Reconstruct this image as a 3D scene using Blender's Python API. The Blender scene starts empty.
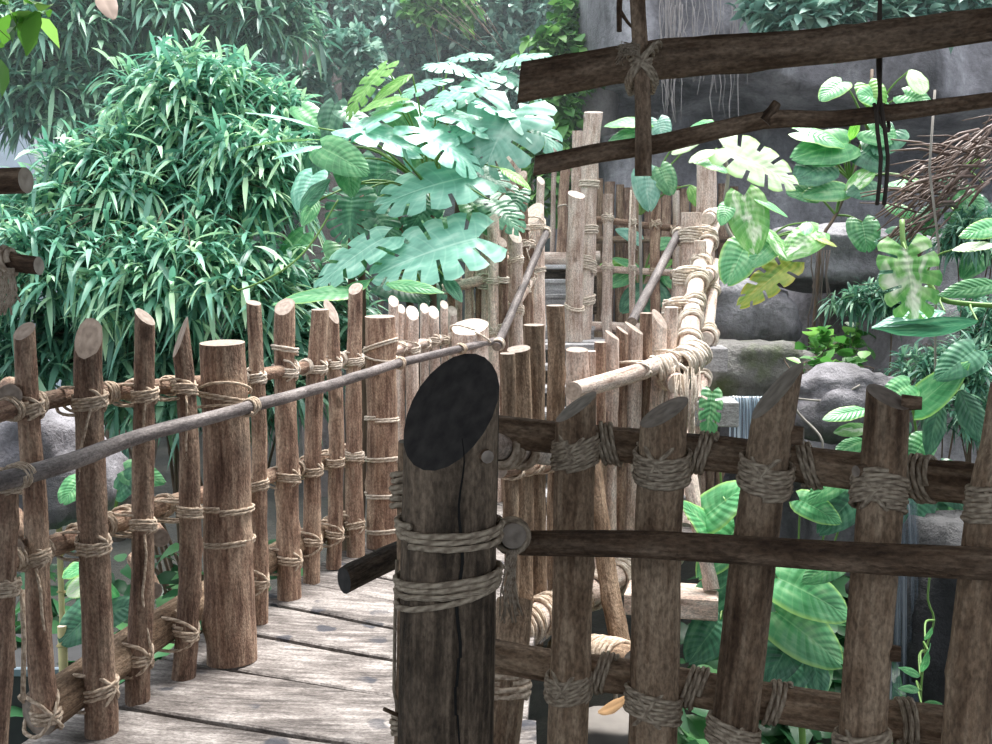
import bpy, math, random
import numpy as np
from mathutils import Vector, noise, Matrix, Quaternion

sc = bpy.context.scene
COL = sc.collection
# ------------------------------------------------------------------ camera, world, sun, exposure
CAMH = 1.5
FPX = 950.0
PITCH = math.atan(72 / FPX)
cd = bpy.data.cameras.new('camera'); cam = bpy.data.objects.new('camera', cd); COL.objects.link(cam)
cam.location = (0, 0, CAMH); cam.rotation_euler = (math.pi / 2 - PITCH, 0, 0)
cd.sensor_fit = 'HORIZONTAL'; cd.sensor_width = 36; cd.lens = 36 * FPX / 992
cd.clip_start = 0.02; cd.clip_end = 200
sc.camera = cam
sc.view_settings.view_transform = 'Standard'; sc.view_settings.look = 'None'
sc.view_settings.gamma = 1; sc.view_settings.use_curve_mapping = False
sc.view_settings.exposure = 1.05

world = bpy.data.worlds.new('greenhouse_sky'); sc.world = world; world.use_nodes = True
wn = world.node_tree; wn.nodes.clear()
wo = wn.nodes.new('ShaderNodeOutputWorld'); wb = wn.nodes.new('ShaderNodeBackground')
tc = wn.nodes.new('ShaderNodeTexCoord'); sx = wn.nodes.new('ShaderNodeSeparateXYZ')
rp = wn.nodes.new('ShaderNodeValToRGB')
wn.links.new(tc.outputs['Generated'], sx.inputs[0]); wn.links.new(sx.outputs['Z'], rp.inputs[0])
rp.color_ramp.elements[0].position = 0.0; rp.color_ramp.elements[0].color = (0.16, 0.19, 0.22, 1)
rp.color_ramp.elements[1].position = 0.75; rp.color_ramp.elements[1].color = (1.0, 1.03, 1.1, 1)
e = rp.color_ramp.elements.new(0.3); e.color = (0.42, 0.47, 0.52, 1)
wn.links.new(rp.outputs[0], wb.inputs['Color']); wb.inputs['Strength'].default_value = 1.15
wn.links.new(wb.outputs[0], wo.inputs['Surface'])

sd = bpy.data.lights.new('skylight_sun', 'SUN'); so = bpy.data.objects.new('skylight_sun', sd); COL.objects.link(so)
sd.energy = 4.6; sd.angle = math.radians(28); sd.color = (1.0, 0.97, 0.93)
so.rotation_euler = Vector((-0.22, -0.30, -1.0)).to_track_quat('-Z', 'Y').to_euler()   # light travels slightly towards the camera
so.location = (0, 5, 12)

# ------------------------------------------------------------------ helpers
Fv = Vector((0, math.cos(PITCH), -math.sin(PITCH))); Uv = Vector((0, math.sin(PITCH), math.cos(PITCH))); Xv = Vector((1, 0, 0))
C0 = Vector((0, 0, CAMH))
def P(px, py, d):
    return C0 + Fv * d + Xv * ((px - 496) / FPX * d) + Uv * ((372 - py) / FPX * d)
def Pz(px, py, z):
    r = Fv + Xv * ((px - 496) / FPX) + Uv * ((372 - py) / FPX)
    return C0 + r * ((z - CAMH) / r.z)
ORG = {}
def tag(o, label=None, cat=None, group=None, kind=None):
    if label: o['label'] = label
    if cat: o['category'] = cat
    if group: o['group'] = group
    if kind: o['kind'] = kind
    return o
def thing(name, label, cat, loc, group=None):
    o = bpy.data.objects.new(name, None); COL.objects.link(o)
    o.empty_display_size = 0.1; o.location = loc
    ORG[o.name] = Vector(loc)
    return tag(o, label, cat, group)

class MB:
    def __init__(s): s.v = []; s.f = []; s.lc = []; s.mi = []; s.sm = []; s.n = 0
    def add(s, V, F, lc=None, mi=0, smooth=True):
        V = np.asarray(V, dtype=float).reshape(-1, 3)
        if lc is None: lc = V
        s.v.append(V); s.lc.append(np.asarray(lc, dtype=float).reshape(-1, 3))
        n = s.n
        if isinstance(F, np.ndarray): F = (F + n).tolist()
        else: F = [[i + n for i in f] for f in F]
        s.f += F; s.mi += [mi] * len(F); s.sm += [smooth] * len(F); s.n += len(V)
    def build(s, name, mats, parent=None, origin=None):
        V = np.concatenate(s.v); L = np.concatenate(s.lc)
        if origin is None:
            if parent is not None and parent.type == 'EMPTY' and False: origin = ORG[parent.name]
            else:
                origin = Vector(((V[:, 0].min() + V[:, 0].max()) / 2, (V[:, 1].min() + V[:, 1].max()) / 2, V[:, 2].min()))
        origin = Vector(origin)
        me = bpy.data.meshes.new(name)
        me.from_pydata((V - np.array(origin)).tolist(), [], s.f)
        if not isinstance(mats, (list, tuple)): mats = [mats]
        for m in mats: me.materials.append(m)
        me.polygons.foreach_set('material_index', s.mi)
        me.polygons.foreach_set('use_smooth', s.sm)
        a = me.attributes.new('lc', 'FLOAT_VECTOR', 'POINT')
        a.data.foreach_set('vector', L.ravel())
        me.update()
        o = bpy.data.objects.new(name, me); COL.objects.link(o)
        ORG[o.name] = origin
        if parent is not None:
            o.parent = parent; o.location = origin - ORG[parent.name]
        else: o.location = origin
        return o

def catmull(pts, n):
    pts = [Vector(p) for p in pts]
    if len(pts) == 2: return [pts[0].lerp(pts[1], i / (n - 1)) for i in range(n)]
    L = [0]
    for a, b in zip(pts, pts[1:]): L.append(L[-1] + (b - a).length)
    out = []
    for i in range(n):
        s = L[-1] * i / (n - 1); k = 0
        while k < len(pts) - 2 and s > L[k + 1]: k += 1
        t = (s - L[k]) / max(1e-9, L[k + 1] - L[k])
        p1, p2 = pts[k], pts[k + 1]
        p0 = pts[k - 1] if k > 0 else p1 * 2 - p2
        p3 = pts[k + 2] if k + 2 < len(pts) else p2 * 2 - p1
        out.append(0.5 * ((2 * p1) + (p2 - p0) * t + (2 * p0 - 5 * p1 + 4 * p2 - p3) * t * t + (3 * p1 - p0 - 3 * p2 + p3) * t ** 3))
    return out
def frames(pts):
    T = []
    for i in range(len(pts)):
        a = pts[max(0, i - 1)]; b = pts[min(len(pts) - 1, i + 1)]
        T.append((b - a).normalized())
    n = T[0].orthogonal().normalized(); N = [n]
    for i in range(1, len(pts)):
        n = n - T[i] * n.dot(T[i])
        n = n.normalized() if n.length > 1e-6 else T[i].orthogonal().normalized()
        N.append(n)
    return T, N
def log_geo(mb, pts, rads, cut0=None, cut1=None, seed=0, seg=14, step=0.05, rough=0.05, wob=0.004, knots=2, flat=0.0):
    """a barked log along a path; cut0 / cut1 are the normals of the sawn ends"""
    rnd = random.Random(seed)
    pts = [Vector(p) for p in pts]
    Lt = sum((b - a).length for a, b in zip(pts, pts[1:]))
    n = max(6, min(46, int(Lt / step) + 2))
    C = catmull(pts, n); T, N = frames(C)
    rr = np.interp(np.linspace(0, 1, n), np.linspace(0, 1, len(rads)), rads)
    so_ = Vector((seed * 7.3 % 91, seed * 3.1 % 57, seed * 1.7 % 33))
    kn = [(rnd.uniform(.08, .92), rnd.uniform(0, 6.28), rnd.uniform(.12, .28)) for _ in range(knots)]
    rings = []; lcs = []; s = 0
    for i in range(n):
        if i: s += (C[i] - C[i - 1]).length
        B = T[i].cross(N[i])
        w = noise.noise_vector(so_ + Vector((0, 0, s * 2.5))) * wob
        ring = []; lc = []
        for k in range(seg):
            th = 2 * math.pi * k / seg; c, d = math.cos(th), math.sin(th)
            r = rr[i] * (1 + rough * noise.noise(so_ + Vector((c * 1.3, d * 1.3, s * 5))) + 0.5 * rough * noise.noise(so_ + Vector((c * 3, d * 3, s * 14))))
            for (ks, kt, kh) in kn:
                dd = ((s / Lt - ks) * Lt / (rr[i] * .55)) ** 2 + ((((th - kt + math.pi) % (2 * math.pi)) - math.pi) / .45) ** 2
                if dd < 6: r += rr[i] * kh * math.exp(-dd)
            if flat: r *= 1 - flat * (abs(math.sin(2 * th)) ** 2) * 0 + flat * 0.12 * abs(math.sin(2 * th))
            ring.append(C[i] + w + N[i] * (c * r) + B * (d * r)); lc.append((c * rr[i], d * rr[i], s))
        rings.append(ring); lcs.append(lc)
    def do_cut(E, ax, nrm):      # ax points out of the log
        nrm = Vector(nrm).normalized()
        if nrm.dot(ax) < 0: nrm = -nrm
        ring = rings[-1] if ax.dot(T[-1]) > 0 else rings[0]
        lc = lcs[-1] if ax.dot(T[-1]) > 0 else lcs[0]
        ts = [nrm.dot(E - p) / nrm.dot(ax) for p in ring]
        m = min(ts)
        return [p + ax * t for p, t in zip(ring, ts)], m
    for end, cut in ((1, cut1), (0, cut0)):
        if cut is None: continue
        if end: E, ax = C[-1], T[-1]
        else: E, ax = C[0], -T[0]
        newring, m = do_cut(E, ax, cut)
        sgn = 1 if end else -1
        lc = lcs[-1] if end else lcs[0]
        ns = [(a[0], a[1], a[2] + sgn * (p - q).dot(ax)) for a, p, q in zip(lc, newring, rings[-1] if end else rings[0])]
        while len(rings) > 3:
            j = -2 if end else 1
            if (rings[j][0] - E).dot(ax) > m - 0.01 or (C[j] - E).dot(ax) > m - 0.01:
                rings.pop(j); lcs.pop(j); C.pop(j)
            else: break
        if end: rings[-1] = newring; lcs[-1] = ns
        else: rings[0] = newring; lcs[0] = ns
    V = []; LC = []; F = []
    for r, l in zip(rings, lcs): V += r; LC += l
    for i in range(len(rings) - 1):
        for k in range(seg):
            k2 = (k + 1) % seg
            F.append((i * seg + k, i * seg + k2, (i + 1) * seg + k2, (i + 1) * seg + k))
    mb.add(V, F, LC, 0)
    for ring, l, rev in ((rings[0], lcs[0], True), (rings[-1], lcs[-1], False)):
        cen = sum(ring, Vector()) / seg
        V = [cen + (p - cen) * .93 + (T[-1] if not rev else -T[0]) * .0 for p in ring] + list(ring) + [cen]
        LC = [(a[0] * .93, a[1] * .93, 0) for a in l] + [(a[0], a[1], 0) for a in l] + [(0, 0, 0)]
        F = []
        for k in range(seg):
            k2 = (k + 1) % seg
            f = (k, k2, 2 * seg); g = (seg + k, seg + k2, k2, k)
            F.append(f[::-1] if rev else f); F.append(g[::-1] if rev else g)
        mb.add(V, F, LC, 1, False)
def tube_geo(mb, pts, r, seg=6, closed=False, taper=None, mi=0):
    n = len(pts); T, N = frames(pts)
    V = []; LC = []; s = 0
    for i in range(n):
        if i: s += (pts[i] - pts[i - 1]).length
        B = T[i].cross(N[i]); q = r if taper is None else r * taper(i / (n - 1))
        for k in range(seg):
            th = 2 * math.pi * k / seg
            V.append(pts[i] + N[i] * (math.cos(th) * q) + B * (math.sin(th) * q)); LC.append((th, r, s))
    F = []
    for i in range(n - 1):
        for k in range(seg):
            k2 = (k + 1) % seg
            F.append((i * seg + k, i * seg + k2, (i + 1) * seg + k2, (i + 1) * seg + k))
    F.append(tuple(range(seg))[::-1]); F.append(tuple(range((n - 1) * seg, n * seg)))
    mb.add(V, F, LC, mi)
def box_geo(mb, o, ex, ey, ez, mi=0, bev=0.006, seed=0, warp=0.0):
    """a slightly bevelled box; o = centre, e* = half-extent vectors"""
    rnd = random.Random(seed)
    lx, ly, lz = ex.length, ey.length, ez.length
    a, b, c = ex / lx, ey / ly, ez / lz
    ring = []
    V = []
    for sz in (-1, 1):
        for inset in ((1, 0) if sz < 0 else (0, 1)):
            d = bev * inset
            z = sz * (lz - (0 if inset else bev))
            for (x, y) in ((-1, -1), (1, -1), (1, 1), (-1, 1)):
                V.append(o + a * (x * (lx - d)) + b * (y * (ly - d)) + c * z)
    if warp: V = [v + noise.noise_vector(v * 1.7 + Vector((seed, 0, 0))) * warp for v in V]
    F = [(3, 2, 1, 0), (12, 13, 14, 15)]
    for i in range(3):
        for k in range(4):
            k2 = (k + 1) % 4
            F.append((i * 4 + k, i * 4 + k2, i * 4 + 4 + k2, i * 4 + 4 + k))
    LC = [((v - o).dot(b) + seed * 1.31, (v - o).dot(c), (v - o).dot(a) + seed * 2.7) for v in V]
    mb.add(V, F, LC, mi, False)

# ------------------------------------------------------------------ materials
def nt(name):
    m = bpy.data.materials.new(name); m.use_nodes = True
    t = m.node_tree; t.nodes.clear()
    out = t.nodes.new('ShaderNodeOutputMaterial'); b = t.nodes.new('ShaderNodeBsdfPrincipled')
    t.links.new(b.outputs[0], out.inputs['Surface'])
    return m, t, b, out
def nd(t, typ, **kw):
    n = t.nodes.new('ShaderNode' + typ)
    for k, v in kw.items():
        if k in n.inputs: n.inputs[k].default_value = v
        else: setattr(n, k, v)
    return n
def ramp(t, src, stops):
    r = t.nodes.new('ShaderNodeValToRGB'); el = r.color_ramp.elements
    el[0].position, el[0].color = stops[0][0], (*stops[0][1], 1)
    el[1].position, el[1].color = stops[-1][0], (*stops[-1][1], 1)
    for p, c in stops[1:-1]:
        x = el.new(p); x.color = (*c, 1)
    t.links.new(src, r.inputs[0]); return r
def lcnode(t, scale):
    a = nd(t, 'Attribute', attribute_name='lc'); m = nd(t, 'Mapping'); m.inputs['Scale'].default_value = scale
    t.links.new(a.outputs['Vector'], m.inputs['Vector']); return m.outputs[0]
def mixc(t, fac, a, b, mode='MIX'):
    m = nd(t, 'Mix', data_type='RGBA', blend_type=mode)
    for inp, v in ((m.inputs[0], fac), (m.inputs[6], a), (m.inputs[7], b)):
        if hasattr(v, 'links') or hasattr(v, 'is_linked'): t.links.new(v, inp)
        elif isinstance(v, tuple): inp.default_value = (*v, 1)
        else: inp.default_value = v
    return m.outputs[2]
def bark_mat(name, dark, mid, light, streak=1.0, rough=.8, bump=.35):
    m, t, b, out = nt(name)
    oi = nd(t, 'ObjectInfo'); mu = nd(t, 'Math', operation='MULTIPLY'); mu.inputs[1].default_value = 37.0
    t.links.new(oi.outputs['Random'], mu.inputs[0])
    def nz(scale, sc_, det, rgh=.6):
        n = nd(t, 'TexNoise', noise_dimensions='4D'); n.inputs['Scale'].default_value = sc_; n.inputs['Detail'].default_value = det; n.inputs['Roughness'].default_value = rgh
        t.links.new(lcnode(t, scale), n.inputs['Vector']); t.links.new(mu.outputs[0], n.inputs['W']); return n.outputs['Fac']
    st = nz((1, 1, .09), 55, 5); pat = nz((1, 1, .4), 8, 5, .65); fine = nz((1, 1, .5), 150, 3)
    c1 = ramp(t, st, [(.36, dark), (.49, mid), (.62, light)])
    c2 = ramp(t, pat, [(.38, dark), (.5, mid), (.61, light)])
    c = mixc(t, .5, c1.outputs[0], c2.outputs[0])
    f = ramp(t, fine, [(.36, (.5, .48, .46)), (.62, (1.22, 1.2, 1.18))])
    c = mixc(t, .8, c, f.outputs[0], 'MULTIPLY')
    vo = nd(t, 'TexVoronoi', Scale=8.0, voronoi_dimensions='4D'); t.links.new(lcnode(t, (1, 1, .55)), vo.inputs['Vector']); t.links.new(mu.outputs[0], vo.inputs['W'])
    vk = ramp(t, vo.outputs['Distance'], [(.10, (.30, .27, .25)), (.17, (.8, .78, .76)), (.2, (1, 1, 1))])
    c = mixc(t, .85, c, vk.outputs[0], 'MULTIPLY')
    hv = nd(t, 'HueSaturation'); t.links.new(c, hv.inputs['Color'])
    mr = nd(t, 'MapRange'); mr.inputs[3].default_value = .78; mr.inputs[4].default_value = 1.2
    t.links.new(oi.outputs['Random'], mr.inputs[0]); t.links.new(mr.outputs[0], hv.inputs['Value'])
    t.links.new(hv.outputs[0], b.inputs['Base Color']); b.inputs['Roughness'].default_value = rough
    b.inputs['Specular IOR Level'].default_value = .3
    ad = nd(t, 'Math', operation='ADD'); t.links.new(st, ad.inputs[0]); t.links.new(fine, ad.inputs[1])
    bp = nd(t, 'Bump', Strength=bump, Distance=.018); t.links.new(ad.outputs[0], bp.inputs['Height']); t.links.new(bp.outputs[0], b.inputs['Normal'])
    return m
def cut_mat(name, a, c, ringf=260, ring=.07):
    m, t, b, out = nt(name)
    ln = nd(t, 'VectorMath', operation='LENGTH'); at = nd(t, 'Attribute', attribute_name='lc')
    n = nd(t, 'TexNoise', Scale=40, Detail=4); t.links.new(at.outputs['Vector'], n.inputs['Vector'])
    t.links.new(at.outputs['Vector'], ln.inputs[0])
    m1 = nd(t, 'Math', operation='MULTIPLY'); m1.inputs[1].default_value = ringf; t.links.new(ln.outputs['Value'], m1.inputs[0])
    m2 = nd(t, 'Math', operation='MULTIPLY_ADD'); m2.inputs[1].default_value = 9; t.links.new(n.outputs['Fac'], m2.inputs[0]); t.links.new(m1.outputs[0], m2.inputs[2])
    s = nd(t, 'Math', operation='SINE'); t.links.new(m2.outputs[0], s.inputs[0])
    mx = nd(t, 'Math', operation='MULTIPLY_ADD'); mx.inputs[1].default_value = ring; t.links.new(s.outputs[0], mx.inputs[0]); t.links.new(n.outputs['Fac'], mx.inputs[2])
    r = ramp(t, mx.outputs[0], [(.25, a), (.75, c)])
    t.links.new(r.outputs[0], b.inputs['Base Color']); b.inputs['Roughness'].default_value = .75
    bp = nd(t, 'Bump', Strength=.25, Distance=.004); t.links.new(mx.outputs[0], bp.inputs['Height']); t.links.new(bp.outputs[0], b.inputs['Normal'])
    return m
def rope_mat(name, a, c):
    m, t, b, out = nt(name)
    at = nd(t, 'Attribute', attribute_name='lc'); sx = nd(t, 'SeparateXYZ'); t.links.new(at.outputs['Vector'], sx.inputs[0])
    dv = nd(t, 'Math', operation='DIVIDE'); t.links.new(sx.outputs['Z'], dv.inputs[0]); t.links.new(sx.outputs['Y'], dv.inputs[1])
    ma = nd(t, 'Math', operation='MULTIPLY_ADD'); ma.inputs[1].default_value = 2.0; t.links.new(sx.outputs['X'], ma.inputs[0]); t.links.new(dv.outputs[0], ma.inputs[2])
    s = nd(t, 'Math', operation='SINE'); t.links.new(ma.outputs[0], s.inputs[0])
    tcn = nd(t, 'TexCoord'); n = nd(t, 'TexNoise', Scale=90, Detail=4); t.links.new(tcn.outputs['Object'], n.inputs['Vector'])
    mx = nd(t, 'Math', operation='MULTIPLY_ADD'); mx.inputs[1].default_value = .14; t.links.new(s.outputs[0], mx.inputs[0]); t.links.new(n.outputs['Fac'], mx.inputs[2])
    r = ramp(t, mx.outputs[0], [(.28, a), (.7, c)])
    t.links.new(r.outputs[0], b.inputs['Base Color']); b.inputs['Roughness'].default_value = .95; b.inputs['Specular IOR Level'].default_value = .1
    bp = nd(t, 'Bump', Strength=.7, Distance=.006); t.links.new(mx.outputs[0], bp.inputs['Height']); t.links.new(bp.outputs[0], b.inputs['Normal'])
    return m
def leaf_mat(name, dark, mid, light, rough=.42, trans=.28):
    """small leaves: colour by the leaf's own random number (lc.z)"""
    m, t, b, out = nt(name)
    at = nd(t, 'Attribute', attribute_name='lc'); sx = nd(t, 'SeparateXYZ'); t.links.new(at.outputs['Vector'], sx.inputs[0])
    r = ramp(t, sx.outputs['Z'], [(0, dark), (.55, mid), (1, light)])
    t.links.new(r.outputs[0], b.inputs['Base Color']); b.inputs['Roughness'].default_value = rough
    tr = nd(t, 'BsdfTranslucent'); hs = nd(t, 'HueSaturation', Value=1.25, Saturation=1.1); t.links.new(r.outputs[0], hs.inputs['Color']); t.links.new(hs.outputs[0], tr.inputs['Color'])
    ms = nd(t, 'MixShader'); ms.inputs[0].default_value = trans
    t.links.new(b.outputs[0], ms.inputs[1]); t.links.new(tr.outputs[0], ms.inputs[2]); t.links.new(ms.outputs[0], out.inputs['Surface'])
    return m
def blade_mat(name, dark, mid, light, edge=None, varieg=0.0, vcol=(.8, .85, .6), rough=.36, trans=.25):
    """broad leaves: lc = (along, across, random)"""
    m, t, b, out = nt(name)
    at = nd(t, 'Attribute', attribute_name='lc'); sx = nd(t, 'SeparateXYZ'); t.links.new(at.outputs['Vector'], sx.inputs[0])
    n = nd(t, 'TexNoise', Scale=3.2, Detail=4); t.links.new(at.outputs['Vector'], n.inputs['Vector'])
    r = ramp(t, n.outputs['Fac'], [(.3, dark), (.52, mid), (.75, light)])
    ab = nd(t, 'Math', operation='ABSOLUTE'); t.links.new(sx.outputs['Y'], ab.inputs[0])
    # side veins run forward from the midrib
    ve = nd(t, 'Math', operation='MULTIPLY_ADD'); ve.inputs[1].default_value = -.12; t.links.new(ab.outputs[0], ve.inputs[0]); t.links.new(sx.outputs['X'], ve.inputs[2])
    vm = nd(t, 'Math', operation='MULTIPLY'); vm.inputs[1].default_value = 62.0; t.links.new(ve.outputs[0], vm.inputs[0])
    sn = nd(t, 'Math', operation='SINE'); t.links.new(vm.outputs[0], sn.inputs[0])
    vr = ramp(t, sn.outputs[0], [(.80, (0, 0, 0)), (1, (.16, .16, .16))])
    mr = ramp(t, ab.outputs[0], [(.015, (.55, .55, .55)), (.04, (0, 0, 0))])
    mxm = mixc(t, 1.0, vr.outputs[0], mr.outputs[0], 'LIGHTEN')
    c = mixc(t, mxm, r.outputs[0], light)
    if varieg > 0:
        n2 = nd(t, 'TexNoise', Scale=1.6, Detail=3, Distortion=.6); t.links.new(lcnode(t, (2.2, 1.2, 9)), n2.inputs['Vector'])
        vb = nd(t, 'Math', operation='MULTIPLY_ADD'); vb.inputs[1].default_value = -.26; t.links.new(ab.outputs[0], vb.inputs[0])
        va = nd(t, 'Math', operation='ADD'); va.inputs[1].default_value = .12; t.links.new(n2.outputs['Fac'], va.inputs[0]); t.links.new(va.outputs[0], vb.inputs[2])
        v2 = ramp(t, vb.outputs[0], [(.62 - varieg * .4, (0, 0, 0)), (.80 - varieg * .4, (1, 1, 1))])
        c = mixc(t, v2.outputs[0], c, vcol)
    if edge:
        er = ramp(t, ab.outputs[0], [(.82, (0, 0, 0)), (1, (1, 1, 1))])
        c = mixc(t, er.outputs[0], c, edge)
    hv = nd(t, 'HueSaturation'); t.links.new(c, hv.inputs['Color'])
    mrg = nd(t, 'MapRange'); mrg.inputs[3].default_value = .75; mrg.inputs[4].default_value = 1.25
    t.links.new(sx.outputs['Z'], mrg.inputs[0]); t.links.new(mrg.outputs[0], hv.inputs['Value'])
    t.links.new(hv.outputs[0], b.inputs['Base Color']); b.inputs['Roughness'].default_value = rough
    bp = nd(t, 'Bump', Strength=.22, Distance=.006); t.links.new(sn.outputs[0], bp.inputs['Height']); t.links.new(bp.outputs[0], b.inputs['Normal'])
    tr = nd(t, 'BsdfTranslucent'); hs = nd(t, 'HueSaturation', Value=1.4, Saturation=1.1); t.links.new(hv.outputs[0], hs.inputs['Color']); t.links.new(hs.outputs[0], tr.inputs['Color'])
    ms = nd(t, 'MixShader'); ms.inputs[0].default_value = trans
    t.links.new(b.outputs[0], ms.inputs[1]); t.links.new(tr.outputs[0], ms.inputs[2]); t.links.new(ms.outputs[0], out.inputs['Surface'])
    return m
def rock_mat(name, dark, mid, light, sc_=1.6, streak=True, moss=None):
    m, t, b, out = nt(name)
    tcn = nd(t, 'TexCoord'); mp = nd(t, 'Mapping'); mp.inputs['Scale'].default_value = (1, 1, .35 if streak else 1)
    g = nd(t, 'NewGeometry'); t.links.new(g.outputs['Position'], mp.inputs['Vector'])
    n = nd(t, 'TexNoise', Scale=sc_, Detail=8, Roughness=.62, Distortion=.4); t.links.new(mp.outputs[0], n.inputs['Vector'])
    n2 = nd(t, 'TexNoise', Scale=sc_ * 9, Detail=6, Roughness=.7); t.links.new(g.outputs['Position'], n2.inputs['Vector'])
    r = ramp(t, n.outputs['Fac'], [(.32, dark), (.5, mid), (.68, light)])
    f = ramp(t, n2.outputs['Fac'], [(.3, (.6, .6, .6)), (.7, (1.25, 1.25, 1.25))])
    c = mixc(t, .8, r.outputs[0], f.outputs[0], 'MULTIPLY')
    if moss:
        n3 = nd(t, 'TexNoise', Scale=2.2, Detail=5); t.links.new(g.outputs['Position'], n3.inputs['Vector'])
        mm = ramp(t, n3.outputs['Fac'], [(.52, (0, 0, 0)), (.62, (.8, .8, .8))])
        c = mixc(t, mm.outputs[0], c, moss)
    t.links.new(c, b.inputs['Base Color']); b.inputs['Roughness'].default_value = .62
    ad = nd(t, 'Math', operation='ADD'); t.links.new(n.outputs['Fac'], ad.inputs[0]); t.links.new(n2.outputs['Fac'], ad.inputs[1])
    bp = nd(t, 'Bump', Strength=.6, Distance=.06); t.links.new(ad.outputs[0], bp.inputs['Height']); t.links.new(bp.outputs[0], b.inputs['Normal'])
    return m
def plain_mat(name, col, rough=.6, metal=0.0, var=.2):
    m, t, b, out = nt(name)
    g = nd(t, 'TexCoord'); n = nd(t, 'TexNoise', Scale=9, Detail=5); t.links.new(g.outputs['Object'], n.inputs['Vector'])
    r = ramp(t, n.outputs['Fac'], [(.3, tuple(c * (1 - var) for c in col)), (.7, tuple(min(1, c * (1 + var)) for c in col))])
    t.links.new(r.outputs[0], b.inputs['Base Color']); b.inputs['Roughness'].default_value = rough; b.inputs['Metallic'].default_value = metal
    return m
def water_mat(name, k=1.0):
    m, t, b, out = nt(name)
    n = nd(t, 'TexNoise', Scale=22, Detail=5); t.links.new(lcnode(t, (1, 1, .06)), n.inputs['Vector'])
    r = ramp(t, n.outputs['Fac'], [(.40, (.10 * k, .16 * k, .22 * k)), (.52, (.42 * k, .56 * k, .70 * k)), (.64, (.9 * k, .96 * k, 1 * k))])
    t.links.new(r.outputs[0], b.inputs['Base Color']); b.inputs['Roughness'].default_value = .15
    al = ramp(t, n.outputs['Fac'], [(.40, (.12, .12, .12)), (.62, (.85, .85, .85))]); t.links.new(al.outputs[0], b.inputs['Alpha'])
    return m

M_RED = bark_mat('bark_reddish', (.085, .046, .033), (.30, .19, .135), (.56, .42, .31), bump=.6)
M_PALE = bark_mat('bark_lit_pale', (.33, .22, .17), (.66, .52, .44), (.86, .77, .69))  # paler bark for bend and stairs, strong light put into its colour
M_GREY = bark_mat('bark_weathered', (.075, .043, .025), (.255, .17, .11), (.50, .375, .265), bump=.6)
M_DARK = bark_mat('bark_dark', (.038, .021, .013), (.155, .097, .061), (.36, .26, .185), bump=.6)
M_RAIL = bark_mat('handrail_grey', (.05, .043, .043), (.15, .13, .127), (.29, .26, .25), rough=.6)
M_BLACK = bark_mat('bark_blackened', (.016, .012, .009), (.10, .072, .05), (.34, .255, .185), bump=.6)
CUT_PALE = cut_mat('sawn_end_pale', (.38, .30, .24), (.68, .60, .52))
CUT_TAN = cut_mat('sawn_end_tan', (.20, .15, .12), (.42, .34, .28))
CUT_GREY = cut_mat('sawn_end_grey', (.16, .125, .10), (.36, .30, .25))
CUT_BLACK = cut_mat('sawn_end_black', (.010, .009, .009), (.06, .053, .049), ring=.015)
ROPE = rope_mat('jute_rope', (.32, .235, .17), (.68, .56, .44))
ROPE_PALE = rope_mat('jute_rope_pale', (.48, .39, .31), (.82, .73, .62))  # paler rope for the farther railings
ROPE_DARK = rope_mat('jute_rope_dark', (.25, .195, .145), (.54, .445, .34))
PLANK = bark_mat('deck_plank', (.042, .036, .034), (.172, .154, .145), (.37, .345, .33), rough=.65, bump=.35)
STEP = bark_mat('step_plank', (.25, .24, .25), (.42, .42, .43), (.58, .58, .60), rough=.6, bump=.15)
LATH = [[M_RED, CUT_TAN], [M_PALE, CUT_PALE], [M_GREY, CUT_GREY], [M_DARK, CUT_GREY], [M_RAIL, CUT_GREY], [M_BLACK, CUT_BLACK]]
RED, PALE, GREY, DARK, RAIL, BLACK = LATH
ROCK = rock_mat('rock_grey', (.085, .08, .088), (.24, .23, .25), (.46, .45, .48))
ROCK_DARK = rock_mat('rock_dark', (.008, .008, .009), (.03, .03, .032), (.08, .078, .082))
ROCK_MOSS = rock_mat('rock_mossy', (.07, .07, .06), (.20, .19, .18), (.36, .34, .33), moss=(.10, .14, .03))
SOIL = rock_mat('soil', (.012, .012, .01), (.035, .035, .026), (.07, .065, .05), streak=False)
L_SHRUB = leaf_mat('shrub_leaf', (.075, .21, .15), (.19, .45, .32), (.60, .84, .52))
L_TREE = leaf_mat('tree_leaf', (.055, .15, .11), (.14, .33, .23), (.36, .60, .38))
L_FAR = leaf_mat('far_leaf', (.09, .20, .16), (.20, .38, .31), (.44, .62, .50))
L_IVY = leaf_mat('ivy_leaf', (.055, .17, .045), (.13, .35, .09), (.32, .60, .18))
L_BRIGHT = leaf_mat('sprig_leaf', (.09, .25, .05), (.20, .46, .09), (.40, .70, .2))
L_DRY = leaf_mat('dry_leaf', (.10, .06, .045), (.22, .15, .11), (.38, .28, .22), trans=.1)
B_MON = blade_mat('monstera_leaf', (.12, .34, .24), (.22, .50, .37), (.50, .74, .60))
B_MONG = blade_mat('young_monstera_leaf', (.10, .32, .05), (.20, .48, .09), (.45, .70, .25), trans=.4)
B_GREEN = blade_mat('pothos_leaf', (.045, .19, .07), (.10, .34, .13), (.32, .58, .28))
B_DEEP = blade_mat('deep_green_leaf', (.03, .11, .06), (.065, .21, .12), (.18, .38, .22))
B_EDGE = blade_mat('bright_edged_leaf', (.07, .30, .11), (.15, .48, .20), (.40, .70, .36), edge=(.42, .70, .20))
B_VAR = blade_mat('variegated_leaf', (.09, .32, .08), (.22, .50, .15), (.55, .75, .40), varieg=.34, vcol=(.82, .88, .70))
B_WHITE = blade_mat('pale_leaf', (.50, .66, .38), (.72, .82, .58), (.86, .90, .76), edge=(.40, .62, .22), trans=.35)
B_YEL = blade_mat('yellowing_leaf', (.16, .34, .06), (.34, .45, .09), (.62, .58, .16), edge=(.60, .55, .10), trans=.35)
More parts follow.
